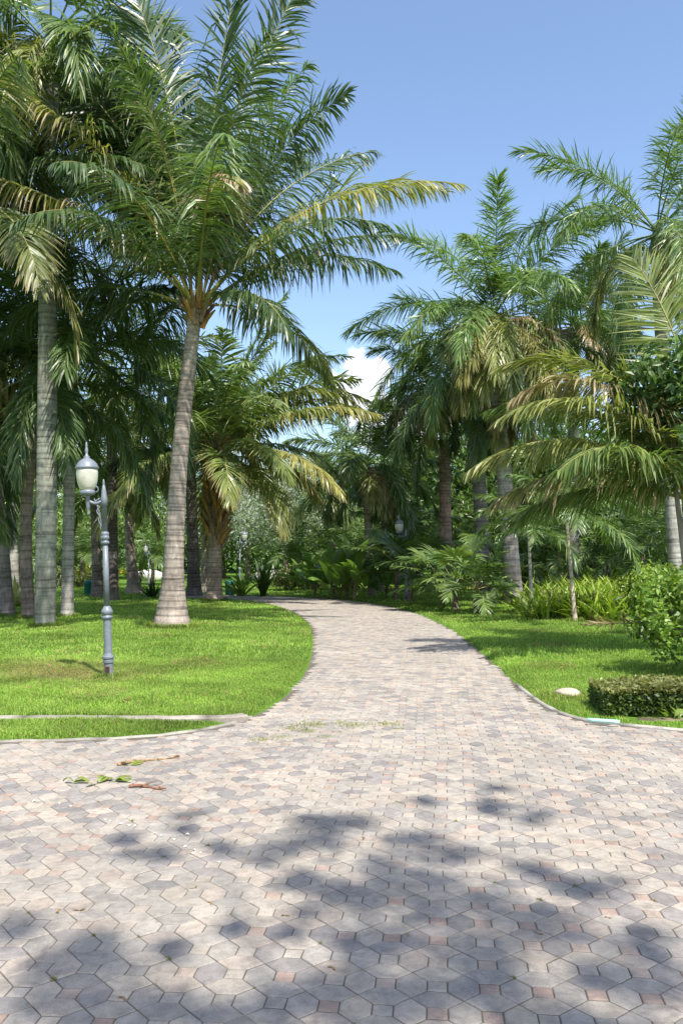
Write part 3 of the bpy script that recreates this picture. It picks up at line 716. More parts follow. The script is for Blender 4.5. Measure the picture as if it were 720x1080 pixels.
# ---------------------------------------------------------------- strap-leaf plants
def straps(mb, O, n, L, w, e0, e1, droop, c0, c1, K=5, spread=.05, fold=.0, prof='strap', az0=None, mat=0):
    O = np.asarray(O,float).reshape(-1,3); N_ = len(O)*n; base = np.repeat(O,n,0)+rng.normal(0,spread,(N_,3))*[1,1,0]
    az = rng.uniform(0,2*math.pi,N_); e = R(1)*rng.uniform(e0,e1,N_); l = L*rng.uniform(.6,1.1,N_)
    k = np.arange(K+1)/K
    el = e[:,None]-R(1)*droop*rng.uniform(.6,1.3,N_)[:,None]*k[None]**1.4
    D = np.stack([np.cos(el)*np.cos(az)[:,None], np.cos(el)*np.sin(az)[:,None], np.sin(el)],-1)
    pos = base[:,None,:]+np.concatenate([np.zeros((N_,1,3)), np.cumsum((D[:,1:]+D[:,:-1])/2*(l/K)[:,None,None],1)],1)
    S_ = np.stack([np.sin(az),-np.cos(az),0*az],1); S_ = norm(S_+rng.normal(0,.25,(N_,3)))
    wp = {'strap':np.interp(k,[0,.25,.7,1],[.5,1,.8,.03]), 'broad':np.interp(k,[0,.3,.36,.6,.85,1],[.06,.08,.7,1,.7,.04]), 'blade':np.interp(k,[0,.5,1],[1,.75,.05])}[prof]*w/2
    W = S_[:,None,:]*wp[None,:,None]*rng.uniform(.8,1.2,(N_,1,1))
    V = np.stack([pos-W,pos+W],2)
    c0,c1 = np.array(c0),np.array(c1); col = c0+(c1-c0)*rng.random((N_,1))
    b = (np.arange(N_)*(K+1)*2)[:,None]; q = (np.arange(K)*2)[None]
    mb.add(V.reshape(-1,3), np.stack([b+q,b+q+1,b+q+3,b+q+2],-1).reshape(-1,4), mat, np.repeat(col,(K+1)*2,0))

def plant(name, loc, label, cat, args, group=None, stems=None):
    root = empty(name, loc, label, cat, group)
    mb = MB()
    for a,k in args: straps(mb, *a, **k)
    mb.build('leaves', M['leaf'], root)
    s = MB()
    for (x,y,h,r) in (stems or [(0,0,.25,.04)]):
        kk = np.linspace(0,1,5)[:,None]
        tube(s, np.array([x,y,-.05])+np.array([.03,.02,h])*kk, np.linspace(r,r*.7,5), 6, 0, (.16,.15,.07))
    s.build('stem', M['rough_bark'], root, smooth=True)
    return root
# leafy bed at the right (ginger): separate clumps
gi = None; bed = []
for i,(px,py,s) in enumerate([(578,645,.9),(592,643,1.0),(612,641,1.1),(628,640,1.1),(645,640,1.05),(600,652,.85),(622,652,.9),(640,653,.9),(658,650,1.0),(676,652,1.0),(585,634,1.0),(607,631,1.1),(635,630,1.15),(662,632,1.15),(690,640,1.1)]):
    loc = GL(px,py)
    lb = f"bright green strap-leaved clump in the bed at right, " + ['at its left end','second along from the left end, behind','behind the pinkish slim stem','centre back beside the pinkish stem','right of centre','front left over dry leaves','front, right beside the pinkish stem','front centre over dry leaves','front right','at its right end touching the shrub','rear left','rear centre left','rear centre','rear right','rear right end by the shrub'][i]
    if gi is None:
        gi = plant('ginger_clump', loc, lb, 'plant', [((np.c_[rng.normal(0,.28,(26,2)),np.zeros(26)],13,.66,.062,25,84,45,(.14,.22,.025),(.32,.40,.06)),dict(K=5,spread=.07)),
             ((np.c_[rng.normal(0,.3,(14,2)),np.zeros(14)],6,.35,.06,10,60,60,(.28,.17,.07),(.38,.24,.11)),dict(K=4))],
             'strap-leaved clumps in the bed', [(rng.normal(0,.2),rng.normal(0,.2),.5,.015) for _ in range(10)])
        gi.scale=(s*1.5,)*3
    else: dup(gi, loc, rng.uniform(0,6), lb, s*1.5)
# broad-leaf clumps beyond the path (banana-like)
ba = None
for i,(px,py,s,lb) in enumerate([(332,629,1.0,'broad-leaved plant at the left of the row beyond the path'),(350,631,1.1,'broad-leaved plant second from the left beyond the path'),(366,631,.9,'low broad-leaved plant in the middle of the row beyond the path'),(374,632,1.35,'tallest broad-leaved plant, dry brown leaf bases, left of the thin trunks'),(325,622,.9,'broad-leaved plant set back at the left of the row'),(408,630,1.0,'shaded broad-leaved plant right of the thin trunks')]):
    loc = GL(px,py)
    if ba is None:
        ba = plant('banana_plant', loc, lb, 'plant', [((np.array([[0,0,.3],[.2,.1,.1],[-.25,.1,.1]]),9,1.9,.3,45,88,60,(.10,.20,.035),(.22,.34,.08)),dict(K=8,spread=.05,prof='broad')),
              ((np.array([[0,0,.5]]),5,.8,.1,-40,10,50,(.22,.13,.07),(.3,.19,.1)),dict(K=4))],'broad-leaved plants beyond the path',[(0,0,.6,.08)])
        ba.scale=(s,)*3
    else: dup(ba, loc, rng.uniform(0,6), lb, s)
plant('bird_nest_plant', GL(255,629.5), 'bright rosette plant just right of the bushy palm trunk', 'plant', [((np.zeros((1,3)),26,1.35,.17,35,85,45,(.10,.19,.03),(.22,.32,.06)),dict(K=6))])
plant('bird_nest_plant', GL(278,629.5), 'dark upright plant beyond the start of the path', 'plant', [((np.zeros((1,3)),34,1.7,.15,55,88,35,(.035,.08,.015),(.07,.13,.025)),dict(K=6))])
plant('spiky_plant', GL(161,630), 'dark spiky agave-like plant left of the leaning palm foot', 'plant', [((np.zeros((1,3)),40,.8,.08,10,85,10,(.02,.045,.015),(.045,.08,.02)),dict(K=4))])
plant('yellow_plant', GL(17,640), 'yellow-green leafy plant between the left edge trunks', 'plant', [((np.zeros((1,3)),26,1.3,.12,20,80,60,(.2,.22,.03),(.36,.34,.05)),dict(K=6))])

# clipped low hedge, shrubs
def blockleaf(name, loc, dims, label, cat, c0, c1, size, n, rz=0, top=None, ends=True):
    root = empty(name, loc, label, cat, None, rz)
    lx,ly,lz = dims; mb = MB()
    # twig frame inside
    tw = MB()
    for _ in range(int(lx*ly*90)+12):
        x,y = rng.uniform(-lx/2*.95,lx/2*.95), rng.uniform(-ly/2*.9,ly/2*.9)
        kk = np.linspace(0,1,4)[:,None]; tip = np.array([rng.normal(0,.06),rng.normal(0,.06),lz*rng.uniform(.75,.95)])
        tube(tw, np.array([x,y,-.03])+tip*kk, [.008,.007,.005,.003], 4, 0, (.10,.08,.055))
    tw.build('twigs', M['rough_bark'], root)
    f = rng.random(n); P_ = np.stack([rng.uniform(-lx/2,lx/2,n), rng.uniform(-ly/2,ly/2,n), rng.uniform(.03,lz,n)],1)
    # push most leaves outward to the clipped faces
    m = f < .42; P_[m,2] = lz-np.abs(rng.normal(0,.025,m.sum()))
    m = (f >= .42)&(f < .72); P_[m,1] = -ly/2+np.abs(rng.normal(0,.04,m.sum()))
    m = (f >= .72)&(f < .8); P_[m,1] = ly/2-np.abs(rng.normal(0,.04,m.sum()))
    m = (f >= .8)&(f < .88); P_[m,0] = np.where(rng.random(m.sum())<.5,-1,1)*(lx/2-np.abs(rng.normal(0,.04,m.sum())))
    P_ += rng.normal(0,.014,P_.shape)
    P_[:,2] += .02*np.sin(P_[:,0]*5)
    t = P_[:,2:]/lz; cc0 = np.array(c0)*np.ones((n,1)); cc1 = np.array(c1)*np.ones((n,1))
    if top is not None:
        mt = (P_[:,2:] > lz-.05); cc0 = np.where(mt, top[0], cc0); cc1 = np.where(mt, top[1], cc1)  # leaves near the top take lighter colours, sunlight painted into the hedge
    nn = norm(rng.normal(0,.6,(n,3))+[0,0,.6]); tt = norm(np.cross(nn,rng.normal(0,1,(n,3)))); w = np.cross(nn,tt); s = size*rng.uniform(.6,1.3,(n,1))
    V = np.stack([P_-tt*s*.5,P_+w*s*.3,P_+tt*s*.5-[0,0,.1*size],P_-w*s*.3],1)
    col = cc0+(cc1-cc0)*rng.random((n,1))
    mb.add(V.reshape(-1,3), np.arange(n*4).reshape(n,4), 0, np.repeat(col,4,0))
    mb.build('foliage', M['leaf'], root)
    return root
hb0 = GL(644,760); hb1 = GL(900,770)
yd = hb0[1]
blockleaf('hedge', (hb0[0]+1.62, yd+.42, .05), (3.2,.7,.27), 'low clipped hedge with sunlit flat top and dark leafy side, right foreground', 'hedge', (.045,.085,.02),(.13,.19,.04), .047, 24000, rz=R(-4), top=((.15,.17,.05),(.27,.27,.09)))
plant('weed', hb0+[.62,.02,0], 'bright young weed sprouting at the foot of the low hedge', 'plant', [((np.zeros((1,3)),14,.2,.055,25,80,50,(.16,.25,.04),(.26,.34,.07)),dict(K=4,prof='broad'))], stems=[(0,0,.08,.006)])

# flowering shrub on the right edge
def shrub(name, loc, label, W, H, c0, c1, n, per, size, low=.1, flowers=0, cat='shrub', darker=None, stems=9, rad=.22):
    root = empty(name, loc, label, cat)
    d = norm(rng.normal(0,1,(n,3))); rr = rng.random(n)**.4
    cen = np.stack([d[:,0]*rr*W/2, d[:,1]*rr*W/2, low*H+(H*(1-low))*(.5+.5*d[:,2]*rr)],1)
    st = MB()
    for i in range(stems):
        c = cen[i]; kk = np.linspace(0,1,6)[:,None]
        a = np.array([rng.normal(0,.08),rng.normal(0,.08),-.05])
        tube(st, a+(c-a)*kk+np.array([0,0,.1])*np.sin(kk*3.1), np.linspace(.03,.008,6)*max(1,H/2), 5, 0, (.30,.27,.22))
    st.build('branches', M['rough_bark'], root, smooth=True)
    mb = MB(); leafcloud(mb, cen, rng.uniform(.6,1.2,n)*rad, per, size, c0, c1, asp=.5)
    mb.build('foliage', M['leaf'], root)
    for i in range(flowers):
        f = MB(); c = np.array([-W*.24,-W*.47-rad*.6,H*.62])
        leafcloud(f, [c], .04, 14, .05, (.5,.02,.02),(.7,.05,.04), asp=.8); f.build('flower', M['petal'], root)
    return root
b = GL(742,718)
shrub('flowering_shrub', b+[.3,.6,0], 'big rounded shrub with bright small leaves and a red flower at the right edge', 1.9, 1.45, (.10,.18,.03),(.24,.34,.06), 95, 60, .10, flowers=1, low=.08, stems=16)
shrub('leafy_shrub', GL(700,655)+[0,.2,0], 'bright small-leaved shrub between the leafy bed and the flowering shrub', 2.2, 1.35, (.12,.20,.02),(.26,.34,.05), 80, 70, .1, stems=10)
shrub('leafy_tree', np.array([*AT(735,600,13)[:2],.1]), 'glossy broad-leaved tree against the right edge, above the flowering shrub', 2.2, 4.7, (.05,.11,.03),(.14,.22,.06), 60, 50, .17, low=.62, stems=4, cat='tree', rad=.32)
# small hedge rows far behind
grpH='clipped shrubs far behind'
hs = None
for (px,py,s,lb) in [(318,622,1.0,'olive rounded shrub beyond the bend of the path'),(300,622,.8,'pale olive shrub at the bend of the path, left of its twin'),(60,620,.9,'yellow shrub far behind the thick grey trunk'),(84,619,.7,'yellow flowering shrub behind the streaked trunk'),(575,622,1.0,'sunlit shrub far behind the slim young palms'),(345,616,1.2,'shaded shrub behind the broad-leaved row')]:
    loc = GL(px,py)
    if hs is None: hs = shrub('rounded_shrub', loc, lb, 2.6,1.3,(.10,.13,.03),(.2,.22,.06),40,60,.14); hs['group']=grpH; hs.scale=(s,)*3
    else: dup(hs, loc, rng.uniform(0,6), lb, s)
yb = shrub('yellow_shrub', GL(100,617), 'yellow-leaved shrub behind the teal bin', 3.5,1.2,(.30,.30,.02),(.5,.45,.05),40,60,.16)

# ---------------------------------------------------------------- grass
def grass():
    mb = MB()
    def patch(n, x0,x1,y0,y1, h, w, cond=None, K=2, flat=35):
        X = rng.uniform(x0,x1,n); Y = rng.uniform(y0,y1,n)
        inv = np.abs(X) < Y*.42+2.2
        X,Y = X[inv],Y[inv]; d = sdist(X,Y); k = d > .035
        X,Y,d = X[k],Y[k],d[k]
        # leave the concrete strip bare
        for (ln,hw) in ((dr,.10),(dr2,.11)):
            ok = np.ones(len(X),bool)
            for a_,b_ in zip(ln[:-1],ln[1:]):
                e = b_-a_; t = np.clip(((X-a_[0])*e[0]+(Y-a_[1])*e[1])/(e@e),0,1)
                ok &= np.hypot(X-a_[0]-t*e[0], Y-a_[1]-t*e[1]) > hw
            X,Y,d = X[ok],Y[ok],d[ok]
        m = len(X); Z = hz(X,Y)
        az = rng.uniform(0,6.283,m); lean = rng.uniform(.1,1.0,m)
        hh = h*rng.uniform(.5,1.25,m)*(1+.35*np.sin(X*3.1+np.sin(Y*2.3)*2)*np.cos(Y*2.7))*np.clip(.6+d*2,0,1)
        dx,dy = np.cos(az),np.sin(az); sx,sy = -dy*w/2,dx*w/2
        ww = rng.uniform(.7,1.3,m)
        p0 = np.stack([X,Y,Z-.004],1); p1 = p0+np.stack([dx*hh*lean*.35,dy*hh*lean*.35,hh*.62],1); p2 = p0+np.stack([dx*hh*lean*1.0,dy*hh*lean*1.0,hh*(1-.35*lean)],1)
        s0 = np.stack([sx*ww,sy*ww,0*sx],1)
        V = np.stack([p0-s0,p0+s0,p1+s0*.8,p1-s0*.8,p2+s0*.12,p2-s0*.12],1)
        b = (np.arange(m)*6)[:,None]
        F = np.concatenate([b+[0,1,2,3], b+[3,2,4,5]])
        t = rng.random((m,1)); col = np.array((.165,.27,.042))*(1-t)+np.array((.35,.47,.10))*t
        dry = np.clip((.5)*np.exp(-(((X+3.95)/1.0)**2+((Y-11.6)/1.1)**2))+.55*np.exp(-(((X+3.3)/.8)**2+((Y-10.9)/.5)**2))+ .25*(np.sin(X*1.9+Y*.7)*np.sin(Y*1.3-X*.6)>.75)+.06,0,.8)
        isd = (rng.random(m) < dry)[:,None]
        col = np.where(isd, np.array((.36,.29,.13))*rng.uniform(.7,1.2,(m,1)), col)
        col = col*(1+.22*np.sin(X*.9+1.3*np.sin(Y*.8))*np.sin(Y*1.1+.8*np.sin(X*1.7)))[:,None]*(1+.12*np.sin(X*5.3+Y*3.1)*np.sin(Y*6.1-X*2.2))[:,None]
        mb.add(V.reshape(-1,3), F, 0, np.repeat(col,6,0))
    patch(330000, -7,0,7,13, .045,.006); patch(110000, 1.5,6.5,7,13,.045,.006)
    patch(170000,-11,12,13,20,.05,.011); patch(130000,-14,15,20,30,.055,.02); patch(70000,-20,20,30,46,.06,.035)
    patch(30000,-8,-2,7,8.2,.045,.006); patch(20000,2,8,7,9,.045,.006)
    for (px,py,rr,nn) in [(181,661,.42,1500),(48,661,.24,900),(71,651,.2,600),(31,652,.2,600),(9,650,.22,600),(226,634,.36,700),(115,715,.075,260),(606,656,.1,220),(561,649,.1,200),(543,637,.36,600),(502,647,.12,260),(598,735,.2,300)]:
        b_ = GL(px,py); a_ = rng.uniform(0,6.283,nn); q = rr+np.abs(rng.normal(0,.07,nn)); X = b_[0]+np.cos(a_)*q; Y = b_[1]+np.sin(a_)*q; Z = hz(X,Y)
        w_ = .007 if py > 700 else .012 if py > 645 else .02; h_ = rng.uniform(.05,.15,nn)*(1 if py<700 else .7); az = rng.uniform(0,6.283,nn)
        p0 = np.stack([X,Y,Z],1); p1 = p0+np.stack([np.cos(az)*h_*.2,np.sin(az)*h_*.2,h_*.6],1); p2 = p0+np.stack([np.cos(az)*h_*.6,np.sin(az)*h_*.6,h_*.9],1)
        s0 = np.stack([-np.sin(az)*w_/2,np.cos(az)*w_/2,0*az],1); V = np.stack([p0-s0,p0+s0,p1+s0*.8,p1-s0*.8,p2+s0*.12,p2-s0*.12],1)
        bb = (np.arange(nn)*6)[:,None]; t = rng.random((nn,1))
        mb.add(V.reshape(-1,3), np.concatenate([bb+[0,1,2,3], bb+[3,2,4,5]]), 0, np.repeat(np.array((.12,.205,.03))*(1-t)+np.array((.28,.33,.08))*t,6,0))
    o = mb.build('lawn_grass', M['grass']); tag(o,'short bright green lawn grass on both sides of the path','grass',kind='stuff')
grass()

# weeds growing out of paving joints
wd = None
for i,(px,py,s) in enumerate([(276,780,1.0),(297,777,.7),(309,768,1.1),(325,771,.8),(330,764,1.3),(372,765,1.2),(360,762,.7),(405,764,1.2),(345,777,.6),(420,769,.5)]):
    q = G(px,py,.012)
    lb = 'tiny grass tuft in the paving joints, '+['leftmost and lowest of the row','second from the left','third from the left, near the lawn corner','in the middle just below the bushiest one','bushiest one at the middle of the row','olive mat right of the middle','small one left of the olive mat','rightmost mat','stray sprig nearest the camera','tiniest sprig at the right end'][i]
    if wd is None:
        wd = empty('grass_tuft', q, lb, 'weed', 'grass tufts in the paving joints')
        mb = MB(); straps(mb, np.c_[rng.normal(0,.05,(30,2))*[1.3,.6],np.zeros(30)], 3, .035,.006,5,60,40,(.16,.20,.03),(.30,.31,.08),K=3,prof='blade'); mb.build('blades', M['grass'], wd); wd.scale=(s,)*3
    else: dup(wd, q, rng.uniform(0,6), lb, s)

ms_ = None
for i in range(26):
    px,py = rng.uniform(20,700),rng.uniform(800,1070); g_ = G(px,py,.011)
    # settle it in the corner where four long stones meet
    a_ = g_[:2]@ux/P; b_ = g_[:2]@uy/P; g2 = (math.floor(a_)+.5)*P*ux+(math.floor(b_)+.5)*P*uy
    g2 = g2+np.array([.022*math.sin(g2[1]*1.1+.6*math.sin(g2[0]*.8))+.008*math.sin(g2[1]*3.7+g2[0]), .02*math.sin(g2[0]*1.3+.5*math.sin(g2[1]*.7)+1)+.006*math.sin(g2[0]*4.1-g2[1])])
    if ms_ is None:
        mb = MB(); straps(mb, np.zeros((1,3)), 12, .022,.004,5,60,30,(.12,.16,.03),(.24,.25,.07),K=3,prof='blade',spread=.006)
        ms_ = mb.build('moss_sprig', M['grass']); tag(ms_,'tiny green sprig growing where paving stones meet in the foreground','weed','tiny sprigs in the foreground joints'); o_=ms_
    else: o_ = ms_.copy(); C.objects.link(o_)
    o_.location = (g2[0],g2[1],.010); o_.rotation_euler=(0,0,rng.uniform(0,6)); o_.scale=(rng.uniform(.5,1.2),)*3
# fallen twigs and leaves on the paving
def twig(px0,py0,px1,py1,r,col,label,name='fallen_twig'):
    a_,b_ = G(px0,py0,.018),G(px1,py1,.018); k = np.linspace(0,1,9)[:,None]
    o_ = (a_+b_)/2; mb = MB(); pts = a_+(b_-a_)*k-o_; pts[:,2] += .006*np.sin(k[:,0]*7)+.004; pts[:,1] += .02*np.sin(k[:,0]*4)
    tube(mb, pts, r*(1-.5*k[:,0]), 6, 0, col)
    for j in range(5):
        p = pts[rng.integers(1,8)]; e = p+[rng.normal(0,.05),rng.normal(0,.04),.012]; tube(mb,[p,(p+e)/2+[0,0,.008],e],[r*.5,r*.4,r*.2],5,0,col)
    o = mb.build(name, M['rough_bark']); o.location = tuple(o_); tag(o,label,'twig'); return o
twig(124,807,190,798,.010,(.34,.22,.12),'long thin brown twig with green end, furthest of the litter on the paving')
twig(136,830,176,832,.011,(.22,.11,.07),'short reddish-brown stick lying on the paving')
def fallen_leaf(px,py,L,rz,label,col=((.18,.25,.04),(.3,.33,.08)),n=5):
    q = G(px,py,.016); root = empty('fallen_frond_tip', q, label, 'leaf', 'green leaf scraps on the paving', rz)
    mb = MB()
    for j in range(n):
        k = np.linspace(0,1,6); a = rng.normal(0,.35)+(math.pi if j%3==2 else 0); l = L*rng.uniform(.5,1.1)
        pts = np.stack([np.cos(a)*l*k,np.sin(a)*l*k,.008+.035*np.sin(k*math.pi)*rng.random()],1)
        w = np.stack([-math.sin(a)*.018*np.sin(.25+k*2.7),math.cos(a)*.018*np.sin(.25+k*2.7),0*k+.004],1)
        V = np.stack([pts-w,pts+w],1); q_ = (np.arange(5)*2)[:,None]
        c = np.array(col[0])+(np.array(col[1])-np.array(col[0]))*rng.random()
        mb.add(V.reshape(-1,3), (q_+[0,1,3,2]), 0, c)
    mb.build('leaf_blades', M['leaf'], root)
    return root
fallen_leaf(78,826,.13,R(5),'flat green leaf scrap, leftmost on the paving',n=3)
fallen_leaf(104,826,.13,R(60),'upright curled green leaf scrap in the middle of the litter')
fallen_leaf(122,824,.13,R(-10),'green leaf scrap touching the reddish stick')
fallen_leaf(138,807,.13,R(15),'green leaf scrap at the end of the long twig',n=3)
# white petals
pt = None
for i,(px,py) in enumerate([(60,847),(75,850),(100,855),(113,864),(121,866),(130,869),(137,870),(142,871),(163,879),(171,881),(184,885),(196,893),(203,896),(204,900),(211,899),(230,909),(300,811),(200,880),(560,888),(36,845)]):
    q = G(px+rng.normal(0,2),py,.0145)
    if pt is None:
        mb = MB(); th = np.linspace(0,6.283,9,endpoint=False); V = np.c_[.012*np.cos(th),.008*np.sin(th),.002+.003*np.sin(2*th)]
        mb.add(np.r_[V,[[0,0,.001]]], np.array([[j,(j+1)%9,9] for j in range(9)]), 0, (.75,.73,.68))
        pt = mb.build('fallen_petal', M['petal']); tag(pt,'small white fallen petal on the sunlit paving','petal','white petals scattered on the paving')
    else:
        pt2 = pt.copy(); C.objects.link(pt2); pt2.location=tuple(q); pt2.rotation_euler=(0,0,rng.uniform(0,6)); pt2.scale=(rng.uniform(.7,1.3),)*3; continue
    pt.location = tuple(q)
# dry leaf bits
dl = None
for i,(px,py) in enumerate([(206,936),(222,952),(60,962),(85,960),(430,985),(384,884),(540,843),(640,967),(655,845),(690,950),(300,965),(550,745),(603,770),(395,792),(15,815),(568,985),(350,1020),(200,815),(470,800),(130,1052)]):
    q = G(px,py,.015)
    if dl is None:
        mb = MB(); straps(mb, np.zeros((1,3)), 2, .026,.010,5,25,20,(.20,.10,.04),(.32,.2,.08),K=3,prof='strap',spread=.006)
        dl = mb.build('dry_leaf', M['leaf']); tag(dl,'tiny curled brown dry leaf on the paving','leaf','dry leaf bits on the paving'); dl.location = tuple(q)
    else:
        c = dl.copy(); C.objects.link(c); c.location=tuple(q); c.rotation_euler=(0,0,rng.uniform(0,6)); c.scale=(rng.uniform(.6,1.4),)*3

ll_ = None
for i in range(46):
    px,py = (rng.uniform(5,300),rng.uniform(650,750)) if i%2 else (rng.uniform(470,700),rng.uniform(655,740))
    q = GL(px,py)
    if sdist(q[0],q[1]) < .1: continue
    q[2] += .045
    if ll_ is None:
        mb = MB(); straps(mb, np.zeros((1,3)), 2, .07,.03,2,25,30,(.30,.17,.08),(.45,.33,.18),K=4,prof='strap',spread=.01)
        ll_ = mb.build('lawn_leaf', M['leaf']); tag(ll_,'tan dry leaf lying on the lawn grass','leaf','dry leaves on the lawn'); ll_.location = tuple(q)
    else:
        c = ll_.copy(); C.objects.link(c); c.location=tuple(q); c.rotation_euler=(rng.normal(0,.3),rng.normal(0,.3),rng.uniform(0,6)); c.scale=(rng.uniform(.5,1.2),)*3
# fallen brown frond on the right lawn
b = GL(672,668); root = empty('fallen_frond', b, 'dry brown fallen frond lying on the shaded right lawn', 'palm frond')
lf, st = frond((.85,.1,.10), 184, 8, 14, 1.9, n=60, ll=.42, lw=.032, hang=.1, vang=24, plum=22, pal='coco', dead=1., start=.1, sr=.03)
lf.build('leaflets', M['palm'], root); st.build('stalk', M['stalk'], root)
o = lf = None

# rocks
def rock(px,py,size,label,col,flat=.55,Y=None,seed=0):
    b = GL(px,py) if Y is None else np.array([*AT(px,600,Y)[:2],.1])
    r2 = np.random.default_rng(seed)
    nu,nv = 20,14; th = np.linspace(0,2*math.pi,nu,endpoint=False); ph = np.linspace(.02,math.pi-.02,nv)
    D = np.stack([np.sin(ph)[:,None]*np.cos(th), np.sin(ph)[:,None]*np.sin(th), np.repeat(np.cos(ph)[:,None],nu,1)],-1)
    rr = 1.0
    for _ in range(7):
        a = norm(r2.normal(0,1,3)); rr = rr-.1*np.maximum(0,(D@a)-.45)*2
    rr = rr+.04*np.sin(D[...,0]*7+1)*np.cos(D[...,1]*6)
    V = D*rr[...,None]*np.array(size)/2*[1,1,1]; V[...,2] = V[...,2]+size[2]*.25
    mb = MB(); i = np.arange(nv-1)[:,None]*nu; j = np.arange(nu)[None]; k = (j+1)%nu
    mb.add(V, np.stack([i+j,i+nu+j,i+nu+k,i+k],-1).reshape(-1,4), 0, col)
    o = mb.build('rock', M['rock'], smooth=True); o.location = tuple(b); tag(o,label,'rock'); return o
rock(599,735,(.34,.2,.13),'flat pale stone half buried in the grass by the right kerb',(.42,.36,.28),seed=3)
rock(590,618,(2.0,1.0,1.1),'whitish boulder behind the left end of the leafy bed',(.42,.42,.40),seed=5)
rock(655,615,(2.6,1.2,1.3),'shaded grey boulder behind the leafy bed',(.2,.2,.2),seed=6)
rock(157,612,(2.0,1.2,.9),'pale boulder in the sunlit gap left of the leaning palm',(.52,.49,.45),seed=7)
rock(84,617,(3.0,1.0,.8),'low pale boulder behind the streaked trunk',(.5,.46,.42),seed=8)
rock(300,613,(4.0,1.2,1.0),'long pale boulder beyond the path bend',(.5,.44,.40),seed=9)
rock(420,612,(3.2,1.2,1.2),'pale boulder behind the far lamp',(.5,.46,.43),seed=10)
# pale cyan pipe offcut on the kerb
a_,b_ = G(619,759,.06),G(653,761.5,.06); mb = MB(); k = np.linspace(0,1,6)[:,None]; pts = (a_-b_)/2*(1-2*k)
tube(mb, pts, .018, 10); o = mb.build('pipe', M['cyan'], smooth=True); o.location = tuple((a_+b_)/2); tag(o,'short pale cyan plastic pipe lying along the right kerb','pipe')

# teal bin
b = GL(94,627); root = empty('litter_bin', b, 'small teal litter bin far behind the lamp', 'bin'); root.scale=(.6,.6,.6)
mb = MB(); lathe(mb, [(.28,0),(.30,.02),(.33,.75),(.36,.76),(.36,.82),(.33,.83)], 20); mb.build('body', M['teal'], root, smooth=True)
mb = MB(); lathe(mb, [(.35,.834),(.34,.90),(.2,.98),(.03,1.0)], 20); mb.build('lid', M['teal'], root, smooth=True)
b = GL(243,627); root = empty('litter_bin', b, 'dark green bin right of the bushy palm trunk', 'bin'); root.scale=(.7,.7,.7)
mb = MB(); lathe(mb, [(.28,0),(.30,.02),(.33,.65),(.36,.66),(.36,.72),(.33,.73)], 20); mb.build('body', M['teal'], root, smooth=True)
mb = MB(); lathe(mb, [(.35,.734),(.34,.80),(.2,.86),(.03,.88)], 20); mb.build('lid', M['teal'], root, smooth=True)

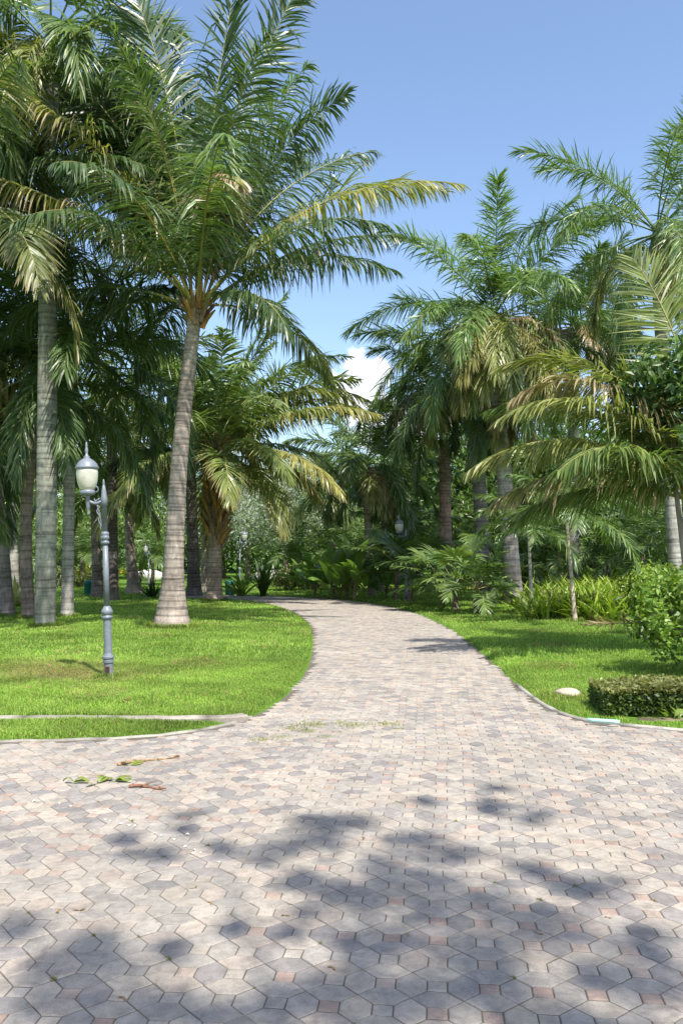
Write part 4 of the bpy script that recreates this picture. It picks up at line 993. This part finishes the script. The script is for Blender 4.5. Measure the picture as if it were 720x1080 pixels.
# ---------------------------------------------------------------- street lamps
GREY=(.15,.17,.195)
def lamp(loc, label, lean=0., arm=-1, scale=1., col=GREY, group='lamp posts in the park'):
    root = empty('street_lamp', loc, label, 'street lamp', group)
    mb = MB()
    prof=[(.07,-.1),(.07,.0),(.068,.2),(.082,.205),(.082,.235),(.072,.245),(.088,.262),(.088,.285),(.07,.30),(.06,.33),
          (.058,.78)]
    lathe(mb, prof, 20, col=col); mb.build('base_post', M['paint'], root, smooth=False)
    mb = MB(); lathe(mb, [(.059,.78),(.08,.79),(.084,.815),(.068,.825),(.068,.845),(.088,.86),(.084,.895),(.06,.93),(.044,.955)], 20, col=col); mb.build('collar', M['paint'], root, smooth=True)
    mb = MB(); lathe(mb, [(.043,.955),(.040,1.78)], 20, col=col); mb.build('pole', M['paint'], root, smooth=True)
    mb = MB(); lathe(mb, [(.041,1.78),(.06,1.785),(.06,1.815),(.048,1.825),(.048,1.84),(.063,1.85),(.063,1.885),(.05,1.895),(.06,1.91),(.06,1.935),(.038,1.95)], 20, col=col); mb.build('collar', M['paint'], root, smooth=True)
    mb = MB(); lathe(mb, [(.037,1.95),(.035,2.30),(.050,2.305),(.052,2.38),(.048,2.41),(.042,2.43),(.038,2.48),(.022,2.57),(.013,2.58),(.018,2.60),(.010,2.65),(.003,2.66)], 20, col=col); mb.build('pole_top', M['paint'], root, smooth=True)
    # bracket arm with scroll
    ax = arm*.245; mb = MB(); k = np.linspace(0,1,10)
    pts = np.stack([arm*.04+k*(ax-arm*.04), 0*k, 2.36+.03*k-.04*np.sin(k*3.1)],1); tube(mb, pts, .022, 8, col=col)
    lathe(mb, [(.012,2.18),(.02,2.2),(.01,2.23),(.022,2.26),(.03,2.30),(.03,2.42),(.045,2.45)], 14, (ax,0,0), col=col)
    mb.build('bracket', M['paint'], root, smooth=True)
    mb = MB(); th = np.linspace(-.3,4.9*math.pi/2,26); rs = .055*(1-th/12)
    tube(mb, np.stack([arm*(.125)+rs*np.cos(th)*arm, 0*th, 2.52+rs*np.sin(th)],1), .009, 6, col=col)
    zz = np.linspace(0,1,30); tube(mb, np.stack([arm*(.052+.085*np.abs(np.sin(zz*math.pi*3.5))*(1-zz)+.012), 0*zz, 2.40-zz*.42],1), .010, 6, col=col)
    zz = np.linspace(0,1,12); tube(mb, np.stack([arm*(.05+.10*(1-zz)**2), 0*zz, 2.40-zz*.40],1), .008, 6, col=col)
    mb.build('scrollwork', M['paint'], root, smooth=True)
    # lantern
    mb = MB(); lathe(mb, [(.03,2.44),(.10,2.455),(.115,2.475),(.115,2.50),(.105,2.512),(.10,2.52)], 24, (ax,0,0), col=col); mb.build('lantern_base', M['paint'], root, smooth=True)
    mb = MB(); lathe(mb, [(.098,2.521),(.125,2.56),(.148,2.63),(.158,2.70),(.160,2.76),(.156,2.80)], 28, (ax,0,0)); mb.build('globe', M['globe'], root, smooth=True)
    mb = MB(); lathe(mb, [(.160,2.801),(.172,2.805),(.174,2.83),(.162,2.84),(.15,2.87),(.115,2.91),(.06,2.945),(.04,2.955),(.05,2.97),(.022,2.99),(.018,3.03),(.028,3.055),(.018,3.09),(.014,3.10),(.02,3.13),(.008,3.17),(.002,3.175)], 28, (ax,0,0), col=col); mb.build('lantern_cap', M['paint'], root, smooth=True)
    # access hatch near the foot; a dark sheet paints the shade of its opening
    mb = MB(); x=-.001; V = np.array([(-.026,-.073,.05),(.026,-.073,.05),(.026,-.073,.15),(-.026,-.073,.15)]); mb.add(V,[[0,1,2,3]])
    fr = MB()
    for (x0,z0,x1,z1) in ((-.033,.042,.033,.05),(-.033,.15,.033,.158),(-.033,.05,-.026,.15),(.026,.05,.033,.15)):
        V = np.array([(x,y,z) for y in (-.078,-.060) for z in (z0,z1) for x in (x0,x1)])
        fr.add(V, [[0,1,3,2],[4,6,7,5],[0,4,5,1],[2,3,7,6],[0,2,6,4],[1,5,7,3]])
    h_ = fr.build('hatch', M['rust'], root); mb.build('hatch_shade_sheet', M['dark'], h_)
    root.rotation_euler = (0, lean, 0); root.scale = (scale,)*3
    return root
lp = lamp(GL(115,715), 'near grey lamp post with one frosted lantern on the left lawn, leaning slightly left', lean=R(-2.4), scale=.94); lp.scale = (.84,.84,.94)
dup(lp, GL(428,633), R(0), 'far lamp post half hidden by dark palms at the right of the path', 1.0)
l3 = dup(lp, [*AT(253,600,48)[:2],.15], R(180), 'pale far lamp post seen between the bushy palm and the path bend', 1.0)
l4 = dup(lp, [*AT(157,600,46)[:2],.15], R(0), 'thin pale far post left of the leaning palm', .72)

# tree behind the camera whose canopy throws the dappled shade on the near paving
SUN_EL = R(57); saz = np.array([.42,-.90]); saz /= np.linalg.norm(saz)
root = empty('shade_tree', (3.2,-7.0,0), 'leafy tree behind the viewpoint, seen only by its dappled shade on the near paving', 'tree')
blobs = [(200,872,.14),(160,905,.16),(240,895,.12),(285,903,.2),(330,862,.18),(345,885,.2),(300,930,.16),(395,872,.2),(420,890,.24),(380,915,.25),(440,925,.25),(470,905,.2),(350,945,.2),
 (410,955,.3),(460,960,.25),(500,950,.25),(520,852,.16),(512,838,.10),(560,868,.10),(545,915,.12),(600,925,.16),(560,960,.2),(530,985,.25),(470,1000,.25),(420,1010,.25),(640,935,.1),
 (25,975,.16),(80,990,.16),(30,1020,.22),(95,1040,.2),(150,1060,.25),(60,1075,.25),(210,1075,.2),(340,1040,.16),(370,1065,.2),(300,1065,.12),(430,1060,.2),(520,1030,.2),(560,1060,.22),(620,1020,.14),(690,1010,.16),(710,1045,.2),(620,1075,.2),(250,985,.08),(310,985,.1),(180,1010,.08),(140,880,.08),(450,850,.08),(365,990,.16)]
cen=[];rad=[]
for (px,py,r) in blobs:
    for j in range(2):
        h = rng.uniform(8.5,11.0); g_ = G(px+rng.normal(0,6),py+rng.normal(0,5)); off = h/math.tan(SUN_EL)
        cen.append([g_[0]+saz[0]*off+rng.normal(0,r*.35)-3.2, g_[1]+saz[1]*off+rng.normal(0,r*.35)+7.0, h]); rad.append(r*.8)
for _ in range(85):
    h = rng.uniform(8.5,12); a = rng.uniform(0,6.28); q = rng.random()**.5
    gx,gy = rng.uniform(-5,5), rng.uniform(-6,2.6); off = h/math.tan(SUN_EL)
    cen.append([gx+saz[0]*off-3.2, gy+saz[1]*off+7.0, h]); rad.append(rng.uniform(.2,.5))
cen=np.array(cen)
cb = MB(); leafcloud(cb, cen, rad, 30, .15, *MG, flat=.7); cb.build('crown', M['leaf'], root)
mb = MB(); k = np.linspace(0,1,14); tp = np.stack([.3*np.sin(k*3),.2*np.sin(k*5),k*8.5-.1*(k==0)],1); tube(mb,tp,.28*(1-.6*k)*(1+.6*np.exp(-k*12)),12,0,(.2,.16,.12),jitter=.03)
for i in rng.choice(len(cen),34,replace=False):
    t0=rng.uniform(.5,.95); a = np.array([np.interp(t0,k,tp[:,q]) for q in range(3)]); kk=np.linspace(0,1,8)[:,None]
    tube(mb, a+(cen[i]-a)*kk+np.array([0,0,.5])*np.sin(kk*math.pi), .07*(1-.85*kk[:,0]), 5, 0, (.2,.16,.12))
mb.build('trunk', M['rough_bark'], root, smooth=True)

# ---------------------------------------------------------------- camera, sun, sky
cam = bpy.data.cameras.new('camera'); co = bpy.data.objects.new('camera', cam); C.objects.link(co)
co.location = (0,0,CAMH); co.rotation_euler = (R(90)+PITCH,0,0)
cam.sensor_fit = 'VERTICAL'; cam.sensor_height = 36; cam.lens = FPX/1080*36; cam.clip_end = 9000; cam.clip_start=.05
sc.camera = co
sd = Vector((saz[0]*math.cos(SUN_EL), saz[1]*math.cos(SUN_EL), math.sin(SUN_EL)))
sl = bpy.data.lights.new('sun','SUN'); sl.energy = 4.2; sl.angle = R(.7); sl.color=(1,.955,.88)
so = bpy.data.objects.new('sun', sl); C.objects.link(so); so.rotation_euler = sd.to_track_quat('Z','Y').to_euler(); so.location=(5,-10,20)
w = bpy.data.worlds.new('World'); sc.world = w; w.use_nodes = True; nt = w.node_tree; nt.nodes.clear()
sky = nt.nodes.new('ShaderNodeTexSky'); sky.sky_type='NISHITA'; sky.sun_disc=False; sky.sun_elevation=SUN_EL
sky.sun_rotation = math.atan2(saz[0], saz[1]); sky.air_density=1.0; sky.dust_density=1.6; sky.ozone_density=2.2; sky.altitude=0
tc = nt.nodes.new('ShaderNodeTexCoord')
def vmath(op,a,b=None):
    n = nt.nodes.new('ShaderNodeVectorMath'); n.operation=op; nt.links.new(a,n.inputs[0])
    if b is not None:
        if isinstance(b,tuple): n.inputs[1].default_value=b
        else: nt.links.new(b,n.inputs[1])
    return n
def m_(op,a,b):
    n = nt.nodes.new('ShaderNodeMath'); n.operation=op
    for s,v in zip(n.inputs,(a,b)):
        if isinstance(v,(int,float)): s.default_value=v
        else: nt.links.new(v,s)
    return n.outputs[0]
nz = nt.nodes.new('ShaderNodeTexNoise'); nz.inputs['Scale'].default_value=38; nz.inputs['Detail'].default_value=7; nz.inputs['Roughness'].default_value=.55
nt.links.new(tc.outputs['Generated'], nz.inputs['Vector'])
nz2 = nt.nodes.new('ShaderNodeTexNoise'); nz2.inputs['Scale'].default_value=14; nz2.inputs['Detail'].default_value=6
nt.links.new(tc.outputs['Generated'], nz2.inputs['Vector'])
mask = None
for (px,py,r) in [(379,392,.026),(392,398,.028),(370,402,.020),(385,425,.036),(400,440,.040),(430,470,.05)]:
    d = ray(px,py); d = d/np.linalg.norm(d)
    ds = vmath('DISTANCE', tc.outputs['Generated'], tuple(d)).outputs['Value']
    v = m_('SUBTRACT', 1.0, m_('DIVIDE', ds, r))
    mask = v if mask is None else m_('MAXIMUM', mask, v)
mk = m_('ADD', m_('MULTIPLY', mask, 1.0), m_('MULTIPLY', m_('SUBTRACT', nz.outputs['Fac'], .5), 2.2))
rp = nt.nodes.new('ShaderNodeMapRange'); nt.links.new(mk, rp.inputs[0]); rp.inputs[1].default_value=.0; rp.inputs[2].default_value=.35
cl = nt.nodes.new('ShaderNodeMix'); cl.data_type='RGBA'
nt.links.new(m_('MULTIPLY', rp.outputs[0], .95), cl.inputs[0]); nt.links.new(sky.outputs[0], cl.inputs[6])
shade = nt.nodes.new('ShaderNodeMix'); shade.data_type='RGBA'; nt.links.new(nz2.outputs['Fac'], shade.inputs[0])
shade.inputs[6].default_value=(4.6,4.9,5.5,1); shade.inputs[7].default_value=(6.2,6.25,6.4,1)
nt.links.new(shade.outputs[2], cl.inputs[7])
bg = nt.nodes.new('ShaderNodeBackground'); bg.inputs[1].default_value=.14; nt.links.new(cl.outputs[2], bg.inputs[0])
wo = nt.nodes.new('ShaderNodeOutputWorld'); nt.links.new(bg.outputs[0], wo.inputs[0])
vs = sc.view_settings; vs.view_transform='Standard'; vs.look='None'; vs.exposure=.95; vs.gamma=1; vs.use_curve_mapping=False
sc.render.engine='CYCLES'; sc.cycles.max_bounces=6; sc.cycles.transparent_max_bounces=4; sc.cycles.diffuse_bounces=3
